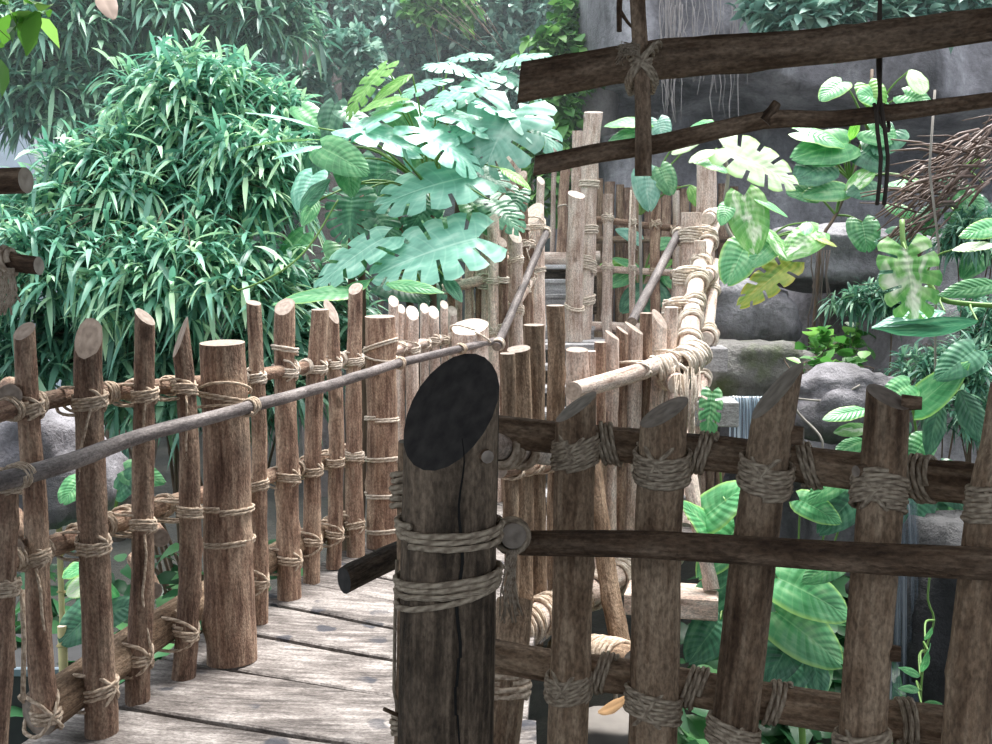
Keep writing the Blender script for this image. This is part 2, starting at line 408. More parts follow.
STEM_G = plain_mat('green_stem', (.16, .30, .07), .5)
STEM_B = plain_mat('brown_stem', (.11, .075, .05), .8)
VINE = plain_mat('grey_vine', (.25, .23, .20), .8)
# ------------------------------------------------------------------ builders: posts, rails, lashings
SEED = [10]
def nseed(): SEED[0] += 1; return SEED[0]
FRONT = Vector((-.1, -.62, .78)); UPC = Vector((0, -.1, 1))
class PostInfo:
    def at_y(s, py):
        """the point of the axis seen at picture row py, and the axis direction"""
        best = None
        for a, b in zip(s.pts, s.pts[1:]):
            for i in range(21):
                p = a.lerp(b, i / 20); q = p - C0; y = 372 - FPX * q.dot(Uv) / q.dot(Fv)
                if best is None or abs(y - py) < best[0]: best = (abs(y - py), p, (b - a).normalized())
        return best[1], best[2]
    def at_z(s, z):
        for a, b in zip(s.pts, s.pts[1:]):
            if min(a.z, b.z) <= z <= max(a.z, b.z):
                return a.lerp(b, (z - a.z) / (b.z - a.z)), (b - a).normalized()
        return (s.pts[0], (s.pts[1] - s.pts[0]).normalized()) if abs(s.pts[0].z - z) < abs(s.pts[-1].z - z) else (s.pts[-1], (s.pts[-1] - s.pts[-2]).normalized())
def post_w(parent, pts, rads, mats, cut1=None, cut0=None, name='post', label=None, knots=2, seg=14, wob=.008, rough=.10, step=.045):
    mb = MB(); s = nseed(); pts = [Vector(p) for p in pts]
    if cut1 is not None:      # the given top is the highest point of the slanted end
        c_ = Vector(cut1).normalized(); ax = (pts[-1] - pts[-2]).normalized(); q = abs(c_.dot(ax)); pts[-1] -= ax * (rads[-1] * math.sqrt(max(0, 1 - q * q)) / max(.2, q) * .9)
    log_geo(mb, pts, rads, cut0, cut1, s, seg, step, rough, wob, knots)
    o = mb.build(name, mats, parent, Vector(pts[0]))
    if label: o['label'] = label
    i = PostInfo(); i.o = o; i.pts = [Vector(p) for p in pts]; i.r = sum(rads) / len(rads); i.mats = mats
    return i
def post(parent, pix, d, w, mats, cut=None, z0=None, **kw):
    """pix: axis pixels from foot to top, all at depth d (or list of depths); w: width in pixels (foot, top)"""
    ds = d if isinstance(d, (list, tuple)) else [d] * len(pix)
    pts = [P(x, y, q) for (x, y), q in zip(pix, ds)]
    if z0 is not None:
        a = (pts[0] - pts[1]).normalized()
        if pts[0].z > z0 and a.z < -.2: pts[0] = pts[0] + a * ((z0 - pts[0].z) / a.z)
        else: pts[0].z = z0
    ws = w if isinstance(w, (list, tuple)) else [w, w]
    rads = [q * (ds[0] if i == 0 else ds[-1]) / FPX / 2 for i, q in enumerate(ws)]
    return post_w(parent, pts, rads, mats, cut, **kw)
def coil(mb, c, axis, R, turns, rr, tilt=0.0, seed=0, spread=1.0):
    rnd = random.Random(seed)
    axis = axis.normalized(); u = axis.orthogonal().normalized(); v = axis.cross(u)
    td = rnd.uniform(0, 6.28); ph = rnd.uniform(0, 6.28)
    n = int(turns * 16) + 1; pts = []
    h = turns * rr * 1.9 * spread
    for i in range(n):
        t = i / (n - 1); th = ph + t * turns * 2 * math.pi
        z = (t - .5) * h + tilt * R * math.cos(th - td) + rnd.uniform(-1, 1) * rr * .18
        r = R + rr * (.75 + .35 * math.sin(th * .37 + seed))
        pts.append(c + u * (r * math.cos(th)) + v * (r * math.sin(th)) + axis * z)
    tube_geo(mb, pts, rr, 6)
def crossloop(mb, c, e1, e2, rr, seed=0, sup=.8):
    rnd = random.Random(seed); n = 22; pts = []
    for i in range(n + 1):
        th = 2 * math.pi * i / n
        cs, sn = math.cos(th), math.sin(th)
        p = c + e1 * (math.copysign(abs(cs) ** sup, cs)) + e2 * (math.copysign(abs(sn) ** sup, sn))
        pts.append(p + Vector((rnd.uniform(-1, 1), rnd.uniform(-1, 1), rnd.uniform(-1, 1))) * rr * .25)
    tube_geo(mb, pts, rr, 6)
def tail(mb, p, L, rr, seed=0, dirv=None, fray=True):
    rnd = random.Random(seed); pts = [p]
    d = dirv or Vector((rnd.uniform(-.3, .3), rnd.uniform(-.3, 0), -1))
    for i in range(6):
        d = (d + Vector((rnd.uniform(-.25, .25), rnd.uniform(-.2, .2), -.55))).normalized()
        pts.append(pts[-1] + d * (L / 6))
    tube_geo(mb, pts, rr, 6)
    if fray:
        for k in range(5):
            q = pts[-1]; tube_geo(mb, [q, q + Vector((rnd.uniform(-.4, .4), rnd.uniform(-.3, .3), -1)) * rr * 3, q + Vector((rnd.uniform(-.8, .8), rnd.uniform(-.5, .5), -2)) * rr * 3.4], rr * .3, 4)
def lash(parent, c, axis, R, rr=.008, turns=3, rail=None, tilt=.15, mat=None, tl=0, spread=1.0, ncross=2, name='rope_lashing', label=None):
    """rope wound round a post at c; rail=(point on the rail axis, rail direction, rail radius) adds crossed turns round both"""
    mb = MB(); s = nseed()
    if turns: coil(mb, c, axis, R, turns, rr, tilt, s, spread)
    if rail:
        rp_, rd, Rr = rail; off = rp_ - c
        off = off - axis * off.dot(axis)
        if off.length < 1e-4: off = Vector((0, 1, 0))
        e1d = off.normalized(); m = c + e1d * ((off.length + Rr - R) / 2)
        h1 = (off.length + Rr + R) / 2 + rr
        for k in range(ncross):
            for sg in (1, -1):
                e2d = (axis.normalized() + rd.normalized() * sg * (.75 + .15 * k)).normalized()
                e2d = (e2d - e1d * e2d.dot(e1d)).normalized()
                crossloop(mb, m + axis * ((k - (ncross - 1) / 2) * rr * 2.0) + rd.normalized() * (sg * k * rr * .6), e1d * h1, e2d * (max(R, Rr) * 1.06 + rr * (1 + k)), rr, s + k * 7 + sg)
    if tl: tail(mb, c + Vector((0, -R - rr, -rr * turns)) + Vector((R * .5, 0, 0)), tl, rr * .9, s)
    o = mb.build(name, mat or ROPE, parent, c)
    if label: o['label'] = label
    return o
def seg_closest(p, a, b):
    t = max(0, min(1, (p - a).dot(b - a) / (b - a).length_squared)); return a.lerp(b, t), (b - a).normalized()
class Rail:
    def __init__(s, parent, pts, rads, mats, name='rail', cut0=None, cut1=None, label=None, **kw):
        s.pts = [Vector(p) for p in pts]; s.r = sum(rads) / len(rads)
        mb = MB(); kw.setdefault('seg', 14); kw.setdefault('knots', 3); kw.setdefault('step', .06)
        log_geo(mb, s.pts, rads, cut0, cut1, nseed(), **kw)
        s.o = mb.build(name, mats, parent, s.pts[0])
        if label: s.o['label'] = label
    def near(s, p):
        best = None
        for a, b in zip(s.pts, s.pts[1:]):
            q, d = seg_closest(p, a, b)
            if best is None or (q - p).length < best[0]: best = ((q - p).length, q, d)
        return best[1], best[2], s.r
    def cross(s, info):
        """where post and rail pass closest"""
        best = None
        for a, b in zip(info.pts, info.pts[1:]):
            for i in range(31):
                p = a.lerp(b, i / 30); q, d, r = s.near(p)
                if best is None or (q - p).length < best[0]: best = ((q - p).length, p, (b - a).normalized(), q, d)
        return best[1:]
def tie(info, rail, rr=.008, turns=3, mat=None, tl=0, ncross=2, drop=0.0, tilt=.2, spread=1.1, label=None, beside=()):
    p, ax, q, d = rail.cross(info)
    c = p - ax * drop * (1 if ax.z > 0 else -1)
    if beside:
        for sg in beside: lash(info.o, q + d.normalized() * sg * (info.r + rr * 4), d, rail.r * 1.04, rr, 3.4, None, .35, mat, 0, 1.1)
    return lash(info.o, c, ax, info.r * 1.03, rr, turns, (q, d, rail.r), tilt, mat, tl, spread, ncross, label=label)
def band(info, py, rr=.008, turns=2, mat=None, tilt=.1, tl=0, spread=1.1):
    c, ax = info.at_y(py); return lash(info.o, c, ax, info.r * 1.03, rr, turns, None, tilt, mat, tl, spread)

# ------------------------------------------------------------------ the ground far below, the deck
def grid_surface(name, fn, nu, nv, mat, kind='structure'):
    V = []; F = []
    for j in range(nv + 1):
        for i in range(nu + 1): V.append(fn(i / nu, j / nv))
    for j in range(nv):
        for i in range(nu):
            a = j * (nu + 1) + i; F.append((a, a + 1, a + nu + 2, a + nu + 1))
    mb = MB(); mb.add(V, F); o = mb.build(name, mat); o['kind'] = kind; return o
def ground_h(x, y): return -1.75 + .35 * noise.noise(Vector((x * .35, y * .35, 3))) + max(0, (y - 9) * .10)
grid_surface('ground', lambda u, v: Vector((-16 + 32 * u, -4 + 26 * v, ground_h(-16 + 32 * u, -4 + 26 * v))), 80, 70, SOIL)

# deck: left and right edge of the walkway at successive stations
LE = [(-1.95, .7), (-1.74, 1.6), (-1.50, 2.7), (-1.24, 3.9), (-1.00, 4.9), (-.74, 5.7), (-.30, 6.5), (.15, 7.2)]
RE = [(.05, .2), (-.02, 1.2), (.0, 2.3), (.04, 3.4), (.10, 4.2), (.42, 4.85), (.92, 5.45), (1.30, 6.2)]
def deck():
    mb = MB(); rnd = random.Random(4)
    n = 19
    tl = np.linspace(0, len(LE) - 1, n + 1)
    def at(A, t):
        return Vector((np.interp(t, range(len(A)), [a[0] for a in A]), np.interp(t, range(len(A)), [a[1] for a in A]), 0))
    for k in range(n):
        g = .013
        t0, t1 = tl[k] + g * rnd.uniform(.6, 1.2), tl[k + 1] - g * rnd.uniform(.6, 1.2)
        a, b, c, d = at(LE, t0), at(RE, t0), at(RE, t1), at(LE, t1)
        ex = rnd.uniform(.10, .2); u = (a - b).normalized(); a = a + u * ex; d = d + u * ex
        ex = rnd.uniform(.05, .12); b = b - u * ex; c = c - u * ex
        dz = rnd.uniform(-.006, .006); nx = 14
        V = []; LC = []
        for i in range(nx + 1):
            s = i / nx
            w = .006 * noise.noise(Vector((k * 3.1, s * 7, 0)))
            p, q = a.lerp(b, s), d.lerp(c, s)
            v = (q - p).normalized()
            p = p + v * w; q = q + v * (w + .004 * noise.noise(Vector((k * 5, s * 9, 2))))
            z = dz + .004 * noise.noise(Vector((s * 3, k, 5)))
            for (pt, ins, zz) in ((p, 0, -.05), (p, 0, -.006), (p, .008, 0), (q, -.008, 0), (q, 0, -.006), (q, 0, -.05)):
                V.append(pt + v * ins + Vector((0, 0, z + zz)))
                LC.append((k * .37 + (pt - a).dot(v) * .8, zz + k * .11, s * 1.6 + k * 1.3))
        F = [tuple(range(6))[::-1], tuple(nx * 6 + j for j in range(6))]
        for i in range(nx):
            for j in range(6):
                j2 = (j + 1) % 6; F.append((i * 6 + j, i * 6 + j2, i * 6 + 6 + j2, i * 6 + 6 + j))
        mb.add(V, F, LC, 0, False)
    # the branch the viewer stands on
    for k in range(14):
        x = -2.4 + .0; y = -1.6 + k * .2
        if y > .15: x0, x1 = .12, 2.4
        else: x0, x1 = -2.4, 2.4
        if y + .19 > 1.25: break
        box_geo(mb, Vector(((x0 + x1) / 2, y + .095, -.026)), Vector(((x1 - x0) / 2, 0, 0)), Vector((0, .092, 0)), Vector((0, 0, .025)), seed=k)
    o = mb.build('floor', DECK); o['kind'] = 'structure'
    return o
DECK = PLANK.copy(); DECK.name = 'deck_plank_spotted'
_t = DECK.node_tree; _b = [n for n in _t.nodes if n.type == 'BSDF_PRINCIPLED'][0]; _src = _b.inputs['Base Color'].links[0].from_socket
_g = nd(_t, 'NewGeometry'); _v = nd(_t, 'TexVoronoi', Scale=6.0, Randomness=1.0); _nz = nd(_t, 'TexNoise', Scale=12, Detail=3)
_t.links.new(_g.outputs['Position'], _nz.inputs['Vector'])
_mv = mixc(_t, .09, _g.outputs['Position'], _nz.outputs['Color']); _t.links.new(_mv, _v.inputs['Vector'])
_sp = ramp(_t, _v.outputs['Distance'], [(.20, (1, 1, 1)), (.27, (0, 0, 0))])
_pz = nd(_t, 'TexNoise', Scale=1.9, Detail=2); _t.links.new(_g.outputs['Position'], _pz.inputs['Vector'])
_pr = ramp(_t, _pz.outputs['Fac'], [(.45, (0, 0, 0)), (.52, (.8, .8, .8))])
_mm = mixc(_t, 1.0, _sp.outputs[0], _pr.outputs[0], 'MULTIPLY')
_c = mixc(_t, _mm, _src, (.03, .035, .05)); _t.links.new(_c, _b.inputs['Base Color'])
deck()
# a timber bearer under each deck edge
def bearer(name, pts, r, label):
    mb = MB(); log_geo(mb, pts, [r, r], seed=nseed(), seg=12, step=.15); o = mb.build(name, GREY)
    tag(o, label, 'log', 'bearers under the bridge')
bearer('bearer_log', [(x + .16, y + .06, -.18) for x, y in LE[:]], .11, 'round bearer log running under the fence side edge of the boardwalk')
bearer('bearer_log', [(x - .10, y, -.18) for x, y in RE[:5]], .11, 'round bearer log under the boardwalk edge behind the slant-topped dark post')

# ------------------------------------------------------------------ left railing
lr = thing('rope_lashed_railing', 'long reddish pole railing along the planked boardwalk in front of the drooping shrub', 'railing', (-1.2, 4.2, 0), 'rope-lashed railings of the bridge')
def rl(px_d): return [P(x, y, d) for x, y, d in px_d]
top_rail = Rail(lr, rl([(-260, 452, 2.3), (-40, 420, 2.85), (60, 398, 3.3), (150, 388, 3.75), (225, 380, 4.25), (300, 368, 4.95), (350, 357, 5.7)]), [.032, .032], RED, cut0=Vector((0, -1, .1)))
mid_rail = Rail(lr, rl([(-260, 640, 2.3), (-40, 572, 2.85), (60, 543, 3.3), (140, 512, 3.75), (215, 492, 4.25), (290, 470, 4.95), (345, 452, 5.7)]), [.040, .036], RED, cut0=Vector((0, -1, .1)))
bot_rail = Rail(lr, rl([(40, 712, 3.15), (100, 670, 3.45), (160, 628, 3.8), (215, 592, 4.3), (290, 548, 5.0), (345, 520, 5.75)]), [.078, .060], GREY, cut0=Vector((-.4, -1, .1)))
for pt_, d_ in (((12, 549), 3.05), ((10, 396), 3.05), ((160, 539), 3.9), ((153, 590), 3.95)):
    a = P(pt_[0], pt_[1], d_); b = a + Vector((-.28, .55, -.02))
    Rail(lr, [a, b], [.036, .04], RED, name='outrigger', cut0=Vector((.2, -1, .1)), knots=1)
LP = [  # foot.. top pixels, depth, widths, cut, tie heights
 ([(-8, 760), (2, 590), (4, 470)], 2.75, (30, 26), FRONT),
 ([(-120, 800), (-112, 600), (-110, 330)], 2.55, (32, 28), FRONT),
 ([(47, 722), (40, 640), (33, 480), (25, 322)], 3.12, (25, 20), FRONT),
 ([(103, 736), (94, 560), (90, 420), (90, 318)], 3.30, (31, 26), Vector((.15, -.8, .6))),
 ([(137, 706), (143, 560), (145, 420), (145, 309)], 3.56, (24, 19), Vector((.7, -.3, .9))),
 ([(183, 681), (190, 560), (190, 470), (184, 380), (178, 321)], 3.78, (23, 18), Vector((-.7, -.5, .35))),
 ([(259, 624), (259, 440), (254, 300)], 4.42, (17, 14), Vector((.2, -.3, 1))),
 ([(290, 600), (287, 450), (284, 298)], 4.78, (24, 20), FRONT),
 ([(311, 583), (313, 450), (320, 308)], 5.08, (17, 18), UPC),
 ([(334, 569), (336, 420), (330, 299)], 5.32, (15, 15), Vector((.7, -.5, .6))),
 ([(355, 557), (354, 420), (355, 283)], 5.58, (19, 14), FRONT),
]
lposts = []
for pix, d, w, cut in LP:
    i = post(lr, pix, d, w, RED, cut, knots=4); lposts.append(i)
for k, i in enumerate(lposts):
    tie(i, top_rail, .0060, 4, ROPE if k < 6 else ROPE_PALE, ncross=1, spread=1.0, beside=((1,) if k % 2 else (-1, 1)), tl=(.22 if k in (3, 4, 5) else 0), drop=.01)
    tie(i, mid_rail, .0060, 4, ROPE, ncross=1, spread=1.0, beside=((1,) if k % 2 else (-1, 1)), tl=(.45 if k in (2, 4) else 0), drop=.01)
    if k not in (0, 1): tie(i, bot_rail, .007, 3, ROPE, drop=.0, ncross=1)
band(lposts[7], 352, .007, 2, ROPE_PALE, .25); band(lposts[10], 455, .007, 3, ROPE_PALE, .2)
# rope hanging from the fence at the very left
mb = MB(); tube_geo(mb, [P(2, 505, 2.8), P(3, 560, 2.8), P(9, 610, 2.8), P(13, 650, 2.8)], .011, 8); tube_geo(mb, [P(22, 590, 3.0), P(24, 640, 3.0), P(23, 700, 3.0)], .008, 6)
for k in range(6): tube_geo(mb, [P(13, 648, 2.8), P(10 + k, 668, 2.8)], .003, 4)
tag(mb.build('hanging_rope', ROPE), 'loose rope ends hanging off the fence rail at the edge of the boardwalk', 'rope')

# thick posts of the walkway
def big_post(label, pix, d, w, mats, cut, z0=None, bands=(), rr=.008, mat=None, **kw):
    t = thing('log_post', label, 'post', (0, 0, 0), 'thick log posts of the bridge')
    ds = d if isinstance(d, (list, tuple)) else [d] * len(pix)
    base = P(pix[0][0], pix[0][1], ds[0])
    if z0 is not None: base.z = z0
    t.location = base; ORG[t.name] = base
    i = post(t, pix, d, w, mats, cut, z0=z0, name='log', seg=24, step=.04, **kw)
    for py, turns, tilt in bands: band(i, py, rr, turns, mat or ROPE, tilt)
    return i
bp1 = big_post('thick flat-topped reddish post standing on the boardwalk beside the drooping shrub', [(232, 661), (228, 500), (223, 339)], 3.97, (49, 44), RED, UPC,
               bands=((398, 2, .25), (393, 1, -.35), (408, 1, .05), (507, 2, .02), (544, 2, .02)), rr=.0065, knots=3, rough=.03)
bp2 = big_post('thick pale flat-topped post with many rope turns at the bend of the boardwalk fence', [(383, 547), (382, 430), (380, 314)], 5.78, (32, 30), RED, UPC,
               bands=((346, 2, .3), (357, 1, -.4), (421, 2, .02), (460, 2, .02), (493, 2, .02), (529, 2, .02)), rr=.007, mat=ROPE_PALE, rough=.04)
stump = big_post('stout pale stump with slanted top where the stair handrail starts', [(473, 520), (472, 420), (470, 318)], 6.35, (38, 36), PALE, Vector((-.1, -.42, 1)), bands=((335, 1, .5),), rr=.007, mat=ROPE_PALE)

# ------------------------------------------------------------------ handrail of the left fence
def handrail(label, pts, rads, mats=RAIL, ties=(), cut0=None, cut1=None, mat=None, rr=.006, **kw):
    t = thing('handrail', label, 'handrail', Vector(pts[0]), 'thin grey handrail poles')
    r = Rail(t, pts, rads, mats, name='pole', cut0=cut0, cut1=cut1, **kw)
    for p in ties:
        q, d, rr_ = r.near(p); lash(t, q, d, r.r, rr, 3, None, .3, mat or ROPE)
    return r
hr1 = handrail('long weathered grey handrail pole climbing along the boardwalk fence', rl([(-260, 560, 2.0), (-60, 497, 2.45), (60, 465, 2.85), (150, 433, 3.35), (250, 407, 3.86), (330, 385, 4.75), (400, 363, 5.65), (460, 349, 6.1), (494, 341, 6.4)]), [.030, .026, .028, .024], ties=[P(17, 478, 2.7), P(250, 407, 3.86), P(399, 363, 5.65), P(462, 349, 6.1)], rr=.007, rough=.06, wob=.004)
# ------------------------------------------------------------------ bend and right side of the bridge
br = thing('rope_lashed_railing', 'tight row of pale poles at the boardwalk bend beside the stout stump', 'railing', (-.5, 6.3, 0), 'rope-lashed railings of the bridge')
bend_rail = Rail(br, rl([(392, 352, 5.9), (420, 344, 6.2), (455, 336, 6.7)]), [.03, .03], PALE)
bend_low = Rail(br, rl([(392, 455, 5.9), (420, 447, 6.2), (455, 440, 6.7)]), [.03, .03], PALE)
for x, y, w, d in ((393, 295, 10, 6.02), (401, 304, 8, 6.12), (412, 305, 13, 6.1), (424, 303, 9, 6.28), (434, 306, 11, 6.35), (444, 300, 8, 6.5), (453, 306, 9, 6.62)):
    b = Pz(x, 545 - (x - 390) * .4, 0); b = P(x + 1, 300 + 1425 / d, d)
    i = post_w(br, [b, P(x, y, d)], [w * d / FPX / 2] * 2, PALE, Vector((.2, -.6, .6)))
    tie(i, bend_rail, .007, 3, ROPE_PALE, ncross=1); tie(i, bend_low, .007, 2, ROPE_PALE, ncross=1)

rr_ = thing('rope_lashed_railing', 'fan of close-set poles edging the far side of the bridge above the wrapped beam', 'railing', (.3, 4.8, -.2), 'rope-lashed railings of the bridge')
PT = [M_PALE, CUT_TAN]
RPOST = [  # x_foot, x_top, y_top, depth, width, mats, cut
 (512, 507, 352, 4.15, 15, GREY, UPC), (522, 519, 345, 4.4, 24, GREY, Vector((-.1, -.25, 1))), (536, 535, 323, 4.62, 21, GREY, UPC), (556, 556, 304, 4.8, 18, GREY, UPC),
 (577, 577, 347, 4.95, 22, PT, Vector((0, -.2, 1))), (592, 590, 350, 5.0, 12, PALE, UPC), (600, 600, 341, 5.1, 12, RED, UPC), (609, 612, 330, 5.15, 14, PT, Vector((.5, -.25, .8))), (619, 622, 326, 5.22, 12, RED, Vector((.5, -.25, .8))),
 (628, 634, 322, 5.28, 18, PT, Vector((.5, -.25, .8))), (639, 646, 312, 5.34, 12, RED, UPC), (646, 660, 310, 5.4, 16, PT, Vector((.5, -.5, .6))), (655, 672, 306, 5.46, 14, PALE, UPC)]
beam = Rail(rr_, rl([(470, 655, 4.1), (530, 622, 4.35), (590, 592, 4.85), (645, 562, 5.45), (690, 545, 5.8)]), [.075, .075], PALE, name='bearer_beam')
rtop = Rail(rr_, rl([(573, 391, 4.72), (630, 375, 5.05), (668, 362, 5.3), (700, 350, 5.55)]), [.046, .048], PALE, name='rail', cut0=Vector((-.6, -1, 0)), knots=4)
rlow = Rail(rr_, rl([(500, 470, 4.0), (560, 462, 4.7), (620, 450, 5.15), (690, 440, 5.5)]), [.035, .035], RED, name='rail')
for k, (xf, xt, yt, d, w, mats, cut) in enumerate(RPOST):
    q, dd, r = beam.near(P(xf, 600 - (xf - 500) * .3, d))
    i = post_w(rr_, [P(xf, 300 + 1470 / d, d), P((xf + xt) / 2, 450, d), P(xt, yt, d)], [w * d / FPX / 2 * 1.05, w * d / FPX / 2], mats, cut, knots=3)
    tie(i, rlow, .007, 3, ROPE if k < 5 else ROPE_PALE, ncross=1)
    if k in (8, 11): tie(i, rtop, .007, 2, ROPE_PALE, ncross=1)
# rope wound along the beam and the outriggers that carry the deck
for t in (.12, .2, .3, .42, .52, .62, .72, .85):
    L = beam.pts; s = t * (len(L) - 1); k = int(s); p = L[k].lerp(L[k + 1], s - k); ax = (L[k + 1] - L[k]).normalized()
    lash(beam.o, p, ax, .078, .012, 5, None, .3, ROPE_PALE if t > .5 else ROPE, spread=1.3)
def outrigger(a, b, r, wrap=True, mats=PALE):
    o = Rail(rr_, [a, b], [r, r], mats, name='outrigger', cut1=Vector((.1, -1, .05)), knots=1)
    if wrap: lash(o.o, b.lerp(a, .28), (b - a).normalized(), r, .012, 5, None, .15, ROPE, spread=1.15)
    return o
o1 = outrigger(P(560, 650, 4.75), P(640, 664, 4.1), .075, True, GREY)
lash(o1.o, P(604, 658, 4.4), (P(640, 664, 4.1) - P(560, 650, 4.75)).normalized(), .08, .012, 9, None, .2, ROPE, tl=.18)
outrigger(P(640, 355, 6.2), P(678, 385, 5.15), .058)
lash(rr_, P(672, 376, 5.3), Vector((.3, -1, -.1)).normalized(), .062, .013, 6, None, .35, ROPE_PALE, name='rope_knot', tl=.3)
lash(rr_, P(688, 362, 5.35), Vector((1, .5, .3)).normalized(), .055, .012, 6, None, .3, ROPE_PALE, name='rope_knot', tl=.5)
lash(rr_, P(692, 356, 5.42), Vector((.6, .6, .25)).normalized(), .066, .012, 7, None, .35, ROPE_PALE, name='rope_knot')
lash(rr_, P(664, 368, 5.26), Vector((.9, .4, .1)).normalized(), .056, .012, 6, None, .3, ROPE_PALE, name='rope_knot')
mb = MB(); rnd = random.Random(12)
for k in range(26):
    x = 688 + rnd.uniform(-14, 14); tube_geo(mb, [P(x, 380 + rnd.uniform(-14, 6), 5.14), P(x + rnd.uniform(-5, 5), 405, 5.12), P(x + rnd.uniform(-8, 8), 420 + rnd.uniform(-10, 26), 5.13)], .003, 4)
mb.build('frayed_rope', ROPE_PALE, rr_)
# leaning braces down to the joist end
post_w(rr_, [P(712, 590, 4.68), P(690, 480, 4.85), P(674, 392, 5.2)], [.040, .036], PALE, name='brace')
post_w(rr_, [P(622, 655, 4.55), P(606, 560, 4.7), P(590, 440, 4.85)], [.052, .04], GREY, name='brace')
def block(pts_c, ex, ey, ez, seed, mats=STEP, label=None):
    mb = MB(); box_geo(mb, pts_c, ex, ey, ez, bev=.008, seed=seed, warp=.004); o = mb.build('joist', mats, rr_)
    if label: o['label'] = label
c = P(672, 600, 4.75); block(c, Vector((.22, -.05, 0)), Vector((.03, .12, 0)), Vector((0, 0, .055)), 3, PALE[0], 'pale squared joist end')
c = P(712, 358, 6.0); block(c, Vector((.075, -.02, 0)), Vector((.03, .2, 0)), Vector((0, 0, .075)), 5)
c = P(714, 411, 5.7); block(c, Vector((.12, -.03, 0)), Vector((.02, .16, 0)), Vector((0, 0, .075)), 6)

# ------------------------------------------------------------------ the stairs
st = thing('staircase', 'grey plank stairs rising from the bridge to the gap in the far fence', 'stairs', (.75, 8, 0))
for k in range(7):
    t = k / 6
    cen = Vector((.72 + t * .28, 6.75 + t * 1.9, .10 + t * .98))
    mb = MB(); box_geo(mb, cen, Vector((.62, 0, 0)), Vector((0, .17, 0)), Vector((0, 0, .025)), seed=k, warp=.006); mb.build('tread', STEP, st)
    mb = MB(); box_geo(mb, cen + Vector((0, .16, -.09)), Vector((.6, 0, 0)), Vector((0, .012, 0)), Vector((0, 0, .075)), seed=k + 20, warp=.004); mb.build('riser', STEP, st)
mb = MB()
for k in range(5): box_geo(mb, Vector((1.02, 8.95 + k * .2, 1.09)), Vector((.72, 0, 0)), Vector((0, .095, 0)), Vector((0, 0, .025)), seed=k + 40, warp=.004)
mb.build('landing', STEP, st)
for k in range(5):
    cen = Vector((.62 - k * .0, 9.55 + k * .24, 1.22 + k * .16))
    mb = MB(); box_geo(mb, cen, Vector((.36, 0, 0)), Vector((0, .16, 0)), Vector((0, 0, .022)), seed=k + 60, warp=.004); mb.build('tread', STEP, st)
    if k < 4:
        mb = MB(); box_geo(mb, cen + Vector((0, -.13, -.085)), Vector((.35, 0, 0)), Vector((0, .012, 0)), Vector((0, 0, .066)), seed=k + 80, warp=.004); mb.build('riser', STEP, st)
for sx_ in (.12, 1.32):
    mb = MB(); a = Vector((sx_, 6.55, -.1)); b = Vector((sx_ + .28, 8.75, 1.0)); log_geo(mb, [a, b], [.06, .06], seed=nseed(), seg=10); mb.build('stringer', PALE, st)
for (x, y) in ((.40, 9.0), (1.68, 9.0), (.4, 9.75), (1.68, 9.75), (.3, 10.65), (.95, 10.65)):
    mb = MB(); log_geo(mb, [(x, y, ground_h(x, y) - .05), (x, y, 1.06 if y < 10 else 1.84)], [.06, .055], seed=nseed(), seg=10, step=.2); mb.build('leg', GREY, st)
mb = MB(); box_geo(mb, Vector((.62, 10.62, 1.62)), Vector((.5, 0, 0)), Vector((0, .02, 0)), Vector((0, 0, .28)), seed=99); mb.build('riser', M_BLACK, st)['label'] = 'added black board standing in for shade in the gap under the top log'  # added dark backing; the gap's shade is put into its black colour
mb = MB(); log_geo(mb, rl([(538, 259, 10.55), (600, 258, 10.5)]), [.075, .075], seed=nseed(), seg=14)
mb.build('top_log', PALE, st)

# left side of the stairs
sl = thing('rope_lashed_railing', 'tall uneven poles up the stair side half hidden by big split leaves', 'railing', (0, 7.4, 0), 'rope-lashed railings of the bridge')
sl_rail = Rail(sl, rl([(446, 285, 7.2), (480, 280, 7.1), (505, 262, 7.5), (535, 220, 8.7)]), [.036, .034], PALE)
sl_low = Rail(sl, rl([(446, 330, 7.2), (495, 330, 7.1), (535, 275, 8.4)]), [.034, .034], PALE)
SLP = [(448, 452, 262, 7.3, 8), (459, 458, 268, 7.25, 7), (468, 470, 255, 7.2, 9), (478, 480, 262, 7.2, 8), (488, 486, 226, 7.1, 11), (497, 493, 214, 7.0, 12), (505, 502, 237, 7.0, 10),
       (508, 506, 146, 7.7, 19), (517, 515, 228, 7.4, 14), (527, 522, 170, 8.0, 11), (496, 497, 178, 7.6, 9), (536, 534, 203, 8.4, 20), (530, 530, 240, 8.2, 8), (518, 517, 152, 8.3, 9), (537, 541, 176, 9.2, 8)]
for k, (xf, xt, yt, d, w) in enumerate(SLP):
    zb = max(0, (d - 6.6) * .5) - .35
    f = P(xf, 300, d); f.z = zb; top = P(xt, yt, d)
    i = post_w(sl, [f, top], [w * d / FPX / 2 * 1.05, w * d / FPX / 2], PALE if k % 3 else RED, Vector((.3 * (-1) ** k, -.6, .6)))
    if k != 14:
        tie(i, sl_rail, .0075, 3, ROPE_PALE, ncross=1, tl=(.2 if k in (2, 9) else 0)); tie(i, sl_low, .0075, 3, ROPE_PALE, ncross=1)
    if yt < 200: band(i, yt + 55, .008, 3, ROPE_PALE, .2)
hr2 = handrail('thin grey handrail pole up the stairs beside the split-leaf plant', rl([(497, 347, 6.35), (520, 293, 7.3), (547, 231, 8.35)]), [.030, .032], ties=[P(498, 345, 6.4), P(546, 234, 8.33)], mat=ROPE_PALE, rr=.009, knots=1)

